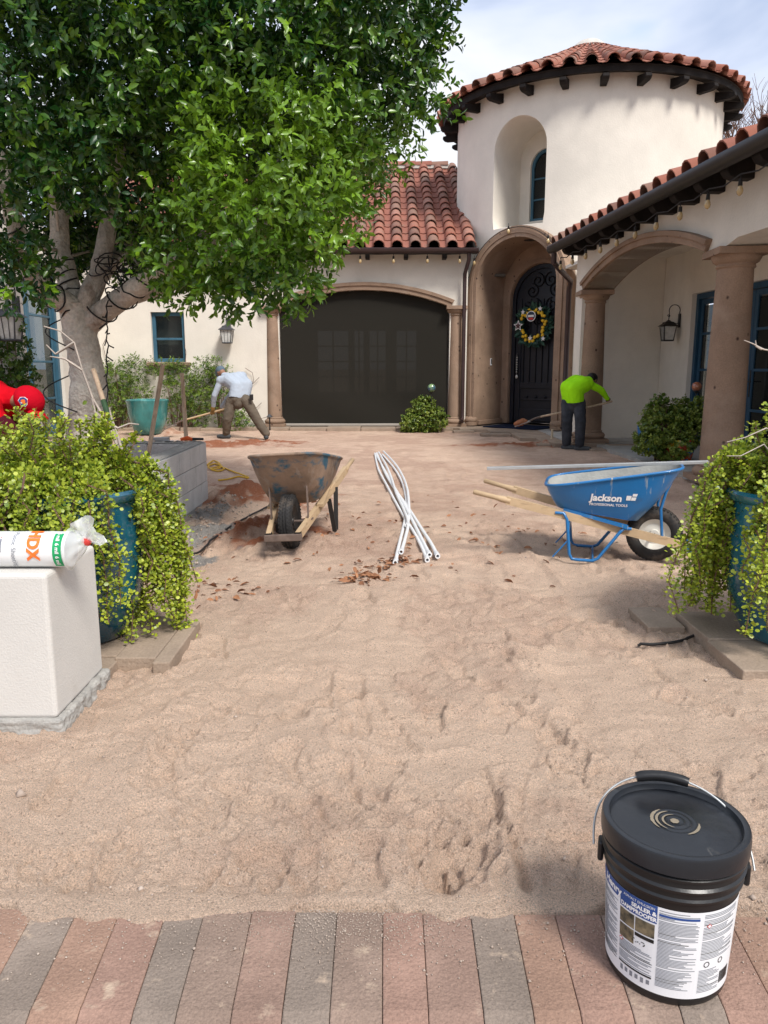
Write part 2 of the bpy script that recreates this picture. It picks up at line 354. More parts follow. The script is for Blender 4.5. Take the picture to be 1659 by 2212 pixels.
m_deadleaf = MAT('dead_leaf', (.22,.085,.045), .8, .4, 5, .1, 40, col2=(.42,.20,.10)); m_pebble = MAT('pebble', (.40,.30,.24), .9, .3, 2, .3, 40, col2=(.52,.43,.36))
m_lemon = MAT('lemon', (.75,.48,.03), .45, .12, 8, .1, 60, .4); m_mat = MAT('navy_doormat', (.012,.018,.04), .95, .2, 20, .5, 90, .1)
m_stake = MAT('pale_stake', (.60,.50,.36), .75, .1, 8, .1, 40); m_orange = MAT('orange_grip', (.75,.12,.025), .5, .08, 6); m_bulb = MAT('amber_bulb', (.50,.36,.18), .12, .2, 9, 0, 30, .6)
m_greenbar = MAT('green_handle', (.035,.085,.035), .55, .2, 8)
def screenmat():
    m = bpy.data.materials.new('shade_screen'); m.use_nodes = True; t = m.node_tree; p = t.nodes['Principled BSDF']
    p.inputs['Base Color'].default_value = (.026,.024,.020,1); p.inputs['Roughness'].default_value = 1; p.inputs['Specular IOR Level'].default_value = .04
    tr = nn(t, 'ShaderNodeBsdfTransparent'); mxs = nn(t, 'ShaderNodeMixShader', i_0=.008); ln(t, p, 0, mxs, 1); ln(t, tr, 0, mxs, 2); ln(t, mxs, 0, t.nodes['Material Output'], 'Surface'); return m
m_screen = screenmat()

# ================================================================== GROUND
def vnoise(X, Y, sc, seed):
    r = np.random.default_rng(seed); g = r.random((256, 256)); x = X/sc+37.3; y = Y/sc+91.7
    xi = np.floor(x).astype(int); yi = np.floor(y).astype(int); fx = x-xi; fy = y-yi
    fx = fx*fx*fx*(fx*(fx*6-15)+10); fy = fy*fy*fy*(fy*(fy*6-15)+10)
    a = g[yi % 256, xi % 256]; b = g[yi % 256, (xi+1) % 256]; c = g[(yi+1) % 256, xi % 256]; d = g[(yi+1) % 256, (xi+1) % 256]
    return (a*(1-fx)+b*fx)*(1-fy)+(c*(1-fx)+d*fx)*fy-.5
def sst(a, b, x): t = np.clip((x-a)/(b-a), 0, 1); return t*t*(3-2*t)
_st = random.Random(5); STAMPS = []
for i in range(190):
    Y = 1.9*(9.5/1.9)**(_st.random()**1.0); X = _st.uniform(-.62, .62)*(Y*.9+.5); a = _st.gauss(0, .45)+(PI if _st.random() < .5 else 0)
    STAMPS.append((X, Y, a, _st.uniform(.27, .33), _st.uniform(.10, .135), _st.uniform(.010, .022), _st.uniform(.4, 1.1)))
for (x_, y_, a_, L_, W_, d_) in ((766,1882,.1,.25,.17,.034), (555,1882,-.1,.24,.18,.026), (670,1895,.5,.20,.14,.030), (929,1836,.1,.27,.17,.026), (893,1752,.9,.20,.15,.024), (730,1680,.2,.26,.13,.026), (860,1600,.3,.25,.13,.022), (470,1740,-.2,.30,.14,.024), (610,1650,.1,.28,.13,.022), (1060,1730,.4,.28,.14,.024), (1230,1640,-.3,.30,.14,.026), (330,1800,.3,.30,.15,.022), (200,1880,1.2,.26,.17,.024), (1000,1890,-.3,.24,.16,.026), (430,1560,-.5,.30,.12,.024), (1110,1530,.6,.28,.13,.024), (760,1480,.1,.28,.13,.02), (640,1530,-.1,.28,.13,.02)):
    g_ = G(x_, y_); STAMPS.append((g_.x, g_.y, a_, L_, W_, d_*.7, .8))
GROOVES = []
def groove(x1, y1, x2, y2, w, d, ridge): GROOVES.append((G(x1, y1), G(x2, y2), w*1.2, d*.75, ridge*1.0))
groove(1095, 1790, 1148, 1965, .012, .035, .022); groove(970, 1812, 1120, 1808, .012, .018, .014); groove(1160, 1812, 1300, 1795, .02, .016, .012)
groove(435, 1930, 470, 1880, .012, .03, .010); groove(165, 1870, 110, 1975, .010, .022, .006); groove(0, 1912, 150, 1905, .010, .018, .006)
groove(1145, 1690, 1140, 1800, .03, .022, .016); groove(860, 1330, 850, 1620, .05, .014, .012); groove(925, 1300, 915, 1520, .05, .014, .012)
groove(800, 1340, 770, 1600, .06, .012, .010); groove(960, 1290, 1000, 1450, .05, .012, .010); groove(1200, 1430, 1300, 1560, .05, .016, .012)
groove(1160, 1420, 1240, 1520, .04, .012, .010); groove(420, 1560, 360, 1680, .04, .020, .012); groove(1255, 1500, 1275, 1640, .04, .018, .012)
groove(1350, 1380, 1640, 1560, .05, .014, .012)
SOILB = [(G(545,1075), .75, .85, .10), (G(600,1140), .45, .55, .05), (G(500,1150), .45, .4, .05), (G(470,960), 1.3, .55, .03), (G(560,957), .9, .45, .03),
         (G(350,938), .5, .35, .16), (G(1110,962), .9, .35, .03), (G(1190,960), .7, .3, .03)]
GRAVB = [(G(425,1150), .30, .75, .03), (G(395,1190), .35, .35, .0), (G(450,1110), .25, .4, .02)]
def loose(X, Y): return sst(-.06, .20, vnoise(X+.15*vnoise(X, Y, .3, 61), Y, .62, 6)+.5*vnoise(X, Y, .21, 62))
def hgt(X, Y, stamps=True):
    far = 1-.65*sst(6, 16, Y)
    n1 = vnoise(X, Y, .11, 3); h = (.040*vnoise(X, Y, 1.1, 1)+.034*vnoise(X, Y, .38, 2)+.020*n1)*far
    wv = np.abs(vnoise(X+.3*vnoise(X, Y, .6, 21), Y, .27, 8)); h += .024*(.10-np.minimum(wv, .10))*far/.10*np.clip(vnoise(X, Y, .8, 23)*2.2+.6, 0, 1.3)
    wq = np.abs(vnoise(X, Y+.2*vnoise(X, Y, .4, 25), .13, 24)); h -= .012*(.10-np.minimum(wq, .10))*far/.10*np.clip(vnoise(X, Y, .6, 26)*2.4+.5, 0, 1.3)     # creased kicks
    near = 1-sst(5.5, 9, Y)
    h += (.013*vnoise(X, Y, .045, 4)+.010*vnoise(X, Y, .021, 5))*(.25+.75*near)*(.45+.55*loose(X, Y))
    cl = np.clip(vnoise(X, Y, .034, 51)-.24, 0, 1)*(.25+.7*loose(X, Y)); h += .08*cl*(.2+.8*near)                 # clods
    gx_, gy_ = X*.985+Y*.06, Y-X*.05; cxi = np.floor(gx_/.34+.3*np.floor(gy_/.42)); cyi = np.floor(gy_/.42)           # beds of the lifted pavers
    step = (np.sin(cxi*12.9898+cyi*78.233)*43758.5453) % 1.0; h += .026*(step-.5)*np.clip(vnoise(X, Y, .7, 53)*3+.6, 0, 1)*(1-sst(3.0, 5.0, Y))
    for (c, rx, ry, a) in SOILB+GRAVB:
        q = ((X-c.x)/rx)**2+((Y-c.y)/ry)**2; h += a*np.exp(-q*1.6)*(1+1.2*vnoise(X, Y, .16, 9)) + .012*np.exp(-q)*vnoise(X, Y, .05, 10)*4*(a > 0)
    h -= .10*np.exp(-(((X-G(420,1180).x)/.32)**2+((Y-5.9)/.9)**2)*1.3)
    if stamps:
        for (sx, sy, a, L, W, d, k) in STAMPS:
            m = (np.abs(X-sx) < .3) & (np.abs(Y-sy) < .3)
            if not m.any(): continue
            x, y = X[m]-sx, Y[m]-sy; u = x*math.cos(a)+y*math.sin(a); v = -x*math.sin(a)+y*math.cos(a)
            wv2 = W*.5*(1-.22*np.cos(v/L*2*PI))/1.0; q = np.sqrt((u/wv2)**2+(v/(L*.5))**4)
            rim = np.exp(-((q-1.17)/.15)**2)*.6*k*(.3+np.clip(u/W+v/L+.4, 0, 1.2)); bowl = 1-sst(.90, 1.05, q)
            tread = .0022*np.sin(v/.021*PI)*bowl if sy < 4.5 else 0
            h[m] += d*(rim-bowl*.8)+tread
        for (A, B, wd, d, rg) in GROOVES:
            dx, dy = B.x-A.x, B.y-A.y; L2 = dx*dx+dy*dy; L = math.sqrt(L2)
            t = np.clip(((X-A.x)*dx+(Y-A.y)*dy)/L2, 0, 1); ox, oy = X-A.x-t*dx, Y-A.y-t*dy; s = (ox*dy-oy*dx)/L+.012*vnoise(X, Y, .12, 31)
            q = np.hypot(ox, oy); m = q < 6*wd+.1
            h[m] += (-d*np.exp(-(q/wd)**2)+rg*np.exp(-((s-2.0*wd)/(wd*1.1))**2)*(q < 5*wd))[m]
    # level strips where paving borders the sand
    spill = np.clip(vnoise(X, Y, .25, 71)*2.4+vnoise(X, Y, .06, 72)*.9, 0, 1); Ye = 1.768-.10*spill; kt = sst(Ye-.012, Ye+.022, Y)
    top = .0215*kt-.02*(1-kt)+.006*vnoise(X, Y, .03, 73)*kt; k = sst(1.78, 1.90, Y); h = h*k+top*(1-k)
    return h-.004
def hz(x, y): return float(hgt(np.array([[x]]), np.array([[y]]))[0, 0])
NR, NC = 680, 540
yy = np.concatenate([1.60*(18.2/1.60)**(np.linspace(0, 1, NR))]); tt = np.linspace(-1, 1, NC)
YY = np.repeat(yy[:, None], NC, 1); XX = tt[None, :]*(.60*yy[:, None]+.75)
XX = np.clip(XX, -9.5, 9.5); HH = hgt(XX, YY)
HH[:3, :] = -.05; HH[:, 0] = -.06; HH[:, -1] = -.06
ms = np.zeros(XX.shape); mg = np.zeros(XX.shape)
jig = vnoise(XX, YY, .22, 14)*1.1+vnoise(XX, YY, .07, 15)*.6
for (c, rx, ry, a) in SOILB: ms = np.maximum(ms, sst(1.15, .45, np.sqrt(((XX-c.x)/rx)**2+((YY-c.y)/ry)**2)+jig))
for (c, rx, ry, a) in GRAVB: mg = np.maximum(mg, sst(1.0, .5, np.sqrt(((XX-c.x)/rx)**2+((YY-c.y)/ry)**2)+jig))
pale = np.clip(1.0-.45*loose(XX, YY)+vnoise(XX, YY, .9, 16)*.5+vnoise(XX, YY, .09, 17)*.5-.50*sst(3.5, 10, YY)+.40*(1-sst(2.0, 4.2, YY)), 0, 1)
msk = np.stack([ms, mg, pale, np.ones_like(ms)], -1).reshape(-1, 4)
ii = np.arange(NR*NC).reshape(NR, NC)
q = np.stack([ii[:-1, :-1], ii[:-1, 1:], ii[1:, 1:], ii[1:, :-1]], -1).reshape(-1)
def sandmat():
    m = bpy.data.materials.new('sand'); m.use_nodes = True; t = m.node_tree; p = t.nodes['Principled BSDF']
    p.inputs['Roughness'].default_value = .95; p.inputs['Specular IOR Level'].default_value = .12
    tcn = nn(t, 'ShaderNodeTexCoord'); at = nn(t, 'ShaderNodeAttribute', attribute_name='mask'); sep = nn(t, 'ShaderNodeSeparateColor'); ln(t, at, 'Color', sep, 0)
    def mix(a, b, fs, fo):
        n = nn(t, 'ShaderNodeMix', data_type='RGBA')
        for nm, c in (('A', a), ('B', b)):
            if isinstance(c, tuple): n.inputs[nm].default_value = (*c, 1)
            else: t.links.new(c, n.inputs[nm])
        t.links.new(fs.outputs[fo], n.inputs['Factor']); return n.outputs['Result']
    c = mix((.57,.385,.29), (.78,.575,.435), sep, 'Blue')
    g1 = nn(t, 'ShaderNodeTexNoise', i_Scale=230.0, i_Detail=2.0, i_Roughness=.8); ln(t, tcn, 'Object', g1, 'Vector')
    r = nn(t, 'ShaderNodeMapRange'); r.inputs['From Min'].default_value = .32; r.inputs['From Max'].default_value = .70; r.inputs['To Min'].default_value = .58; r.inputs['To Max'].default_value = 1.34; ln(t, g1, 'Fac', r, 0)
    c = mix(c, (.36,.14,.075), sep, 'Red'); c = mix(c, (.34,.32,.30), sep, 'Green')
    vm = nn(t, 'ShaderNodeVectorMath', operation='SCALE'); t.links.new(c, vm.inputs[0]); ln(t, r, 0, vm, 'Scale')
    v2 = nn(t, 'ShaderNodeTexVoronoi', i_Scale=170.0); ln(t, tcn, 'Object', v2, 'Vector')         # odd pale and dark grains
    sp = nn(t, 'ShaderNodeSeparateColor'); ln(t, v2, 'Color', sp, 0)
    m1 = nn(t, 'ShaderNodeMapRange'); m1.inputs['From Min'].default_value = .93; m1.inputs['From Max'].default_value = .97; m1.inputs['To Max'].default_value = .35; ln(t, sp, 'Red', m1, 0)
    c = mix(vm.outputs[0], (.66,.56,.47), m1, 0)
    m2 = nn(t, 'ShaderNodeMapRange'); m2.inputs['From Min'].default_value = .95; m2.inputs['From Max'].default_value = .98; m2.inputs['To Max'].default_value = .42; ln(t, sp, 'Green', m2, 0)
    c = mix(c, (.14,.085,.07), m2, 0); t.links.new(c, p.inputs['Base Color'])
    g2 = nn(t, 'ShaderNodeTexNoise', i_Scale=95.0, i_Detail=5.0, i_Roughness=.8); ln(t, tcn, 'Object', g2, 'Vector')
    b = nn(t, 'ShaderNodeBump', i_Strength=1.0, i_Distance=.022); ln(t, g2, 'Fac', b, 'Height'); ln(t, b, 0, p, 'Normal'); return m
m_sand = sandmat()
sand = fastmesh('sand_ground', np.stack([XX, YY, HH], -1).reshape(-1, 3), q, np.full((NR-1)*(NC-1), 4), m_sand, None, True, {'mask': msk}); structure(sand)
m_earth = MAT('dry_earth', (.33,.25,.19), .95, .2, .8, .5, 20, .1)
structure(MB().box((0, 60, -.26), (1600, 1600, .1)).build('ground', m_earth))

# loose pebbles and crumbs, dead leaves
def scatter_h(X, Y): return hgt(X[None, :], Y[None, :])[0]
n = 6800; Yp = 1.5*(8/1.5)**RNG.random(n); Xp = RNG.uniform(-.6, .6, n)*(Yp*.9+.4); k = 500
Xp[:k] = G(420,1150).x+RNG.normal(0, .16, k); Yp[:k] = RNG.uniform(5.2, 7.9, k); sz = np.abs(RNG.normal(.0019, .0011, n))+.0008; sz[:k] *= 4.2; sz[::140] *= 4
sp0 = 4200; Yp[sp0:] = 1.755-np.abs(RNG.normal(0, .085, n-sp0)); Xp[sp0:] = np.where(RNG.random(n-sp0) < .5, RNG.normal(-.08, .16, n-sp0), RNG.uniform(-1.2, 1.2, n-sp0)); sz[sp0:] = np.abs(RNG.normal(.0011, .0007, n-sp0))+.0006; Zp = scatter_h(Xp, Yp); keep = Yp > 1.78; onp = (~keep); Zp[onp] = .0135
OCT = np.array([(1,0,0),(0,1,0),(-1,0,0),(0,-1,0),(0,0,.8),(0,0,-.8)]); OF = [(0,1,4),(1,2,4),(2,3,4),(3,0,4),(1,0,5),(2,1,5),(3,2,5),(0,3,5)]
A = RNG.random(n)*2*PI; ca, sa = np.cos(A), np.sin(A); st = RNG.uniform(.6, 1.3, (n, 6, 3))
V = OCT[None]*st; V = np.stack([V[..., 0]*ca[:, None]-V[..., 1]*sa[:, None], V[..., 0]*sa[:, None]+V[..., 1]*ca[:, None], V[..., 2]], -1)*sz[:, None, None]
V += np.stack([Xp, Yp, Zp+sz*.3], -1)[:, None, :]
stuff(tag(fastmesh('pebbles', V.reshape(-1, 3), (np.arange(n)[:, None]*6+np.array(OF).ravel()[None]).ravel(), np.full(n*8, 3), m_pebble), 'loose pale pebbles and crumbs strewn over the sand', 'pebbles'))
def litter(name, label, spots):
    P = []
    for (x, y, rx, ry, k) in spots:
        c = G(x, y)
        for i in range(k):
            a = random.random()*2*PI; r = math.sqrt(random.random()) if random.random() < .7 else random.random()*1.5
            P.append((c.x+math.cos(a)*rx*r, c.y+math.sin(a)*ry*r))
    P = np.array(P); nL = len(P); z = scatter_h(P[:, 0], P[:, 1])+RNG.uniform(.002, .018, nL)
    T = np.stack([RNG.normal(size=nL), RNG.normal(size=nL), RNG.normal(0, .25, nL)], -1); Nn = np.stack([RNG.normal(0, .5, nL), RNG.normal(0, .5, nL), np.ones(nL)], -1)
    L = RNG.uniform(.035, .075, nL); V, idx, s, t = leaf_arrays(np.column_stack([P, z]), T, Nn, L, L*.45, LEAF*np.array([1, 1, 1.4]), LEAF_F, RNG.random(nL))
    return stuff(tag(fastmesh(name, V, idx, s, m_deadleaf, None, False, {'tint': t}), label, 'dead leaves'))
litter('leaf_litter', 'small pile of dry reddish leaves in front of the pipes', [(785,1253,.15,.12,85)])
litter('leaf_litter', 'dry leaves gathered under the near ends of the white pipes', [(845,1222,.20,.12,45), (870,1215,.12,.12,25)])
litter('leaf_litter', 'scattered dry brown leaves over the sand around the wheelbarrows', [(700,1160,1.1,1.0,70), (480,1275,.35,.25,40), (1100,1170,.9,.5,34), (940,1120,.9,1.0,30), (1010,1230,.7,.5,16)])

# ------------------------------------------------------------------ border of long bullnose pavers
bor = thing('paver_border', 'row of long red and grey bullnose pavers at the sand edge', 'paver border', (0, 1.56, 0))
pc = [('rose', (.285,.18,.14)), ('tan', (.30,.19,.14)), ('grey', (.228,.182,.15)), ('brown', (.255,.184,.146)), ('dusk', (.268,.178,.14))]
pm = {k: overlay(overlay(MAT('paver_'+k, c, .88, .13, 5, .55, 110, .2, fine=.16), tuple(x*1.35 for x in c), 5, .56, .8), (.47,.36,.27), 14, .60, .74) for k, c in pc}
yb0, yb1, skew = 1.395, 1.745, -.018
bx = [-1.55]
while bx[-1] < 1.65: bx.append(bx[-1]+random.uniform(.094, .122))
order = ['rose','tan','grey','rose','tan','rose','grey','rose','tan','grey','tan','rose','grey','brown','dusk','grey','brown','rose','dusk','grey','tan','rose','brown','grey']
for i in range(len(bx)-1):
    a, b = bx[i]+.0006, bx[i+1]-.0006; dz = random.uniform(-.0015, .0015); sp_ = .018*((a+b)/2)*-.9
    prof = [(yb1+sp_+random.uniform(-.006, .006), -.055), (yb1+sp_, .012+dz), (yb0+.045, .012+dz), (yb0+.018, .004+dz), (yb0+.004, -.014), (yb0, -.04), (yb0+.004, -.055)]
    vs = []
    for x in (a, b):
        for (y, z) in prof: vs.append((x*(1-.08*(1.7-y)), y, z))
    n_ = len(prof); fs = [tuple(range(n_))[::-1], tuple(range(n_, 2*n_))]+[(k, (k+1) % n_, n_+(k+1) % n_, n_+k) for k in range(n_)]
    MB().add(vs, fs).build('paver', pm[order[(i+3) % len(order)]], bor, bevel=.003)
# a lower step of pavers in front of the border, under the photographer
stp = thing('paver_step', 'lower paver step below the rounded border', 'step', (.4, 1.2, -.1))
for i in range(10):
    MB().box((-1.35+i*.32, 1.19, -.075), (.312, .36, .10)).build('paver', pm[['tan','rose','brown'][i % 3]], stp, bevel=.006)
structure(MB().box((0, .2, -.16), (6, 2.6, .08)).build('driveway', MAT('driveway_concrete', (.30,.24,.2), .9, .1, 3, .4, 60)))

# ------------------------------------------------------------------ white stucco pier on its footing
pr = thing('garden_wall_pier', 'low white stucco wall end with rounded edges beside the tall blue pot', 'wall', (-1.7, 3.0, 0))
b = MB().box((-2.25, 2.995, .345), (2.0, .49, .57)); b.build('wall', m_pier, pr, bevel=.016, segs=3)
fm = MB().box((-2.24, 2.995, .025), (2.03, .525, .075)); fo = fm.build('footing', m_concrete, pr, bevel=.012)
md = fo.modifiers.new('s', 'SUBSURF'); md.subdivision_type = 'SIMPLE'; md.levels = 5; md.render_levels = 5
tx = bpy.data.textures.new('crumble', 'CLOUDS'); tx.noise_scale = .05; dm = fo.modifiers.new('d', 'DISPLACE'); dm.texture = tx; dm.strength = .03; dm.texture_coords = 'GLOBAL'

# stone slabs left under the pots
def slab(parent, x0, x1, y0, y1, z0, z1, m=None): return MB().box(((x0+x1)/2, (y0+y1)/2, (z0+z1)/2), (x1-x0, y1-y0, z1-z0)).build('paver', m or m_slab, parent, bevel=.006)
s1 = thing('paver_patch', 'few old square pavers left under the blue pot beside the white wall end', 'pavers', (-1.4, 3.6, 0))
c1, c2, c3 = G(205,1447,.05), G(318,1447,.05), G(422,1368,.05)
slab(s1, -1.98, -1.245, 3.27, 3.44, -.04, .038); slab(s1, -1.98, c2.x-.20, 3.445, 4.02, -.04, .045); slab(s1, c2.x-.195, c2.x-.005, 3.40, 4.02, -.04, .052); slab(s1, c2.x, c3.x-.02, 3.335, 3.93, -.04, .055)
s2 = thing('paver_patch', 'old pavers half buried in sand under the blue pot beside the blue wheelbarrow', 'pavers', (2.0, 3.7, 0))
slab(s2, 1.63, 2.3, 3.30, 3.70, -.05, .03); slab(s2, 1.64, 2.4, 3.705, 4.15, -.05, .035); slab(s2, 2.305, 2.8, 3.2, 3.70, -.05, .025); slab(s2, 1.42, 1.62, 3.95, 4.30, -.05, .012)

# ------------------------------------------------------------------ concrete block planter round the tree
pl = thing('block_planter', 'grey concrete block planter around the tree', 'planter', (-2.8, 6.6, 0))
PX0, PX1, PY0, PY1, BT, BH = -3.95, -1.84, 4.35, 7.95, .19, .2
def course_blocks(a, b, along, fixed, z, first):
    p = a; L = .39; i = 0
    while p < b-.01:
        l = min((first if i == 0 else L), b-p); j = .010
        c, d = p+l/2, l-j
        o = MB().box(((c, fixed, z) if along == 'x' else (fixed, c, z)), ((d, BT, BH-.009) if along == 'x' else (BT, d, BH-.009)))
        o.build('block', m_cmu, pl, bevel=.004); p += l; i += 1
for k in range(3):
    z = .03+BH*(k+.5); f = .39 if k % 2 else .195
    course_blocks(PY0, PY1, 'y', PX1-BT/2, z, f); course_blocks(PY0, PY1, 'y', PX0+BT/2, z, f)
    course_blocks(PX0+BT+.004, PX1-BT-.004, 'x', PY1-BT/2, z, f); course_blocks(PX0+BT+.004, PX1-BT-.004, 'x', PY0+BT/2, z, f)
mo = MB()
for (x, y, sx, sy) in ((PX1-BT/2, (PY0+PY1)/2, BT-.016, PY1-PY0-.012), (PX0+BT/2, (PY0+PY1)/2, BT-.016, PY1-PY0-.012)): mo.box((x, y, .30), (sx, sy, .62))
for y in (PY0+BT/2, PY1-BT/2): mo.box(((PX0+PX1)/2, y, .30), (PX1-PX0-2*BT, BT-.016, .615))
mo.build('mortar', m_mortar, pl)
gt = MB()                                                      # rough grout topping
for (x0, x1, y0, y1) in ((PX1-BT+.01, PX1-.008, PY0+.01, PY1-.01), (PX0+.008, PX0+BT-.01, PY0+.01, PY1-.01), (PX0+BT, PX1-BT, PY1-BT+.01, PY1-.008)):
    nx, ny = max(3, int((x1-x0)/.03)), max(3, int((y1-y0)/.03))
    vs = [(x0+(x1-x0)*i/nx, y0+(y1-y0)*j/ny, .632+(0 if i in (0, nx) or j in (0, ny) else random.uniform(.002, .02))) for j in range(ny+1) for i in range(nx+1)]
    gt.add(vs, [(j*(nx+1)+i, j*(nx+1)+i+1, (j+1)*(nx+1)+i+1, (j+1)*(nx+1)+i) for j in range(ny) for i in range(nx)])
gt.build('grout', m_concrete, pl, fix=False)
gx = np.linspace(PX0+BT, PX1-BT, 40); gy = np.linspace(PY0+BT, PY1-BT, 70); GX, GY = np.meshgrid(gx, gy)
GZ = .22+.10*vnoise(GX, GY, .5, 40)+.04*vnoise(GX, GY, .12, 41); i2 = np.arange(GX.size).reshape(GX.shape)
fastmesh('soil', np.stack([GX, GY, GZ], -1).reshape(-1, 3), np.stack([i2[:-1, :-1], i2[:-1, 1:], i2[1:, 1:], i2[1:, :-1]], -1).reshape(-1), np.full(39*69, 4), m_soil, pl, True)

# ================================================================== HOUSE
def arc(cx, cy, rx, ry, a0, a1, n): return [(cx+rx*math.cos(a0+(a1-a0)*i/n), cy+ry*math.sin(a0+(a1-a0)*i/n)) for i in range(n+1)]
def cap_mesh(name, L, r0, r1, th=.016, n=6, arch=PI):
    mb = MB(); vs = []
    for (y, r) in ((0, r0), (L, r1)):
        for rr in (r, r-th):
            for i in range(n+1):
                a = (PI-arch)/2+arch*i/n; vs.append((rr*math.cos(a), y, rr*math.sin(a)))
    m = n+1; fs = []
    for i in range(n):
        fs += [(i, i+1, 2*m+i+1, 2*m+i), (m+i+1, m+i, 3*m+i, 3*m+i+1), (i+1, i, m+i, m+i+1), (2*m+i, 2*m+i+1, 3*m+i+1, 3*m+i)]
    fs += [(0, 2*m, 3*m, m), (n, m+n, 3*m+n, 2*m+n)]
    mb.add(vs, fs); return mb.mesh(name, m_tile, 50)
TILE = [cap_mesh('tile', .50, .128+.004*k, .108+.003*k) for k in range(3)]
CAPG = [tuple(v.co) for v in TILE[0].vertices]; CAPF = [tuple(p.vertices) for p in TILE[0].polygons]
def tile_at(parent, p, u, v, nrm, sx=1.0, k=0, jitter=1.0):
    o = bpy.data.objects.new('tile', TILE[k % 3])
    a = R(random.uniform(-1.2, 1.2)*jitter); u2 = u*math.cos(a)+v*math.sin(a); v2 = v*math.cos(a)-u*math.sin(a)
    t = R(-3.2+random.uniform(-.6, .6)*jitter); v3 = v2*math.cos(t)+nrm*math.sin(t); n3 = nrm*math.cos(t)-v2*math.sin(t)
    o.matrix_basis = Matrix(((u2.x*sx, v3.x, n3.x*sx, p.x), (u2.y*sx, v3.y, n3.y*sx, p.y), (u2.z*sx, v3.z, n3.z*sx, p.z), (0, 0, 0, 1)))
    COL.objects.link(o); o.parent = parent; return o
def pan_strip(mb, p, u, v, nrm, L, rows, w0, w1=None, n=4, lift=.02):
    """run of overlapping pan tiles (concave) up the slope; p is the middle of the eave end"""
    w1 = w0 if w1 is None else w1; e = L/rows
    for k in range(rows):
        vs = []
        for (s, dz) in ((k*e, lift), ((k+1)*e+.02, 0)):
            w_ = w0+(w1-w0)*s/L
            for i in range(n+1):
                a = PI+PI*i/n; vs.append(p+u*(math.cos(a)*w_/2)+v*s+nrm*(.055+math.sin(a)*.055*min(1, w_/.2)+dz))
        m = n+1; th = len(vs); vs += [q - nrm*.014 for q in vs]
        mb.add(vs, [(i, i+1, m+i+1, m+i) for i in range(n)]+[(i+1, i, th+i, th+i+1) for i in range(n)])
def column_at(parent, c, z0, z1, r0, r1, seg=28):
    mb = MB(); H = z1-z0
    prof = [(r0*1.0, z0+.19)]+[(r0+(r1-r0)*t**1.4, z0+.19+(H-.40)*t) for t in (.0, .2, .4, .6, .8, 1)]
    shaft = MB().lathe(prof, seg, (c[0], c[1], 0)).build('column_shaft', m_cantera, parent, 40)
    cap = MB().lathe([(r1, z1-.215), (r1+.012, z1-.21), (r1+.02, z1-.195), (r1+.012, z1-.18), (r1+.01, z1-.165), (r1+.05, z1-.14), (r1+.072, z1-.10), (r1+.074, z1-.075), (r1+.04, z1-.074)], seg, (c[0], c[1], 0))
    cap.box((c[0], c[1], z1-.038), (2*r1+.19, 2*r1+.19, .074), c[2] if len(c) > 2 else 0)
    sub(cap.build('capital', m_cantera, None, 40), shaft)
    bs = MB().lathe([(r0, z0+.21), (r0+.015, z0+.20), (r0+.02, z0+.185), (r0+.012, z0+.175), (r0+.045, z0+.16), (r0+.07, z0+.125), (r0+.07, z0+.10), (r0+.045, z0+.065), (r0+.02, z0+.062)], seg, (c[0], c[1], 0))
    bs.box((c[0], c[1], z0+.031), (2*r0+.17, 2*r0+.17, .062), c[2] if len(c) > 2 else 0)
    sub(bs.build('column_base', m_cantera, None, 40), shaft); return shaft
def arch_ring(u0, u1, zs, rise, w, n=24, ex=0):
    """segmental arch moulding outline between u0 and u1: lower edge then upper edge"""
    c = (u0+u1)/2; half = (u1-u0)/2; Rr = (half*half+rise*rise)/(2*rise); zc = zs+rise-Rr; a = math.asin(half/Rr)
    lo = [(c+Rr*math.sin(-a+2*a*i/n), zc+Rr*math.cos(-a+2*a*i/n)) for i in range(n+1)]
    a2 = a*1.02+ex; hi = [(c+(Rr+w)*math.sin(-a2+2*a2*i/n), zc+(Rr+w)*math.cos(-a2+2*a2*i/n)) for i in range(n+1)]
    return lo, hi
def ring_voussoirs(parent, lo, hi, fn, d0, d1, pieces, mat, name='arch_stone', step=None):
    n = len(lo)-1; out = []
    for k in range(pieces):
        i0, i1 = round(n*k/pieces), round(n*(k+1)/pieces); mb = MB()
        poly = lo[i0:i1+1]+hi[i0:i1+1][::-1]; cx = sum(p[0] for p in poly)/len(poly); cy = sum(p[1] for p in poly)/len(poly)
        sh = lambda P, f: [(cx+(x-cx)*f, y) for x, y in P]
        mb.prism(poly, [], lambda u, v, d: fn(u, v, d0+d), d1-d0)
        if step:                                     # an upper fillet standing proud
            mid = [((1-.55)*l[0]+.55*h[0], (1-.55)*l[1]+.55*h[1]) for l, h in zip(lo[i0:i1+1], hi[i0:i1+1])]
            mb.prism(mid+[( .03*m[0]+.97*h[0], .03*m[1]+.97*h[1]) for m, h in zip(mid, hi[i0:i1+1])][::-1], [], lambda u, v, d: fn(u, v, d0-step+d), step+.01)
        out.append(mb.build(name, mat, parent, bevel=.006))
    return out

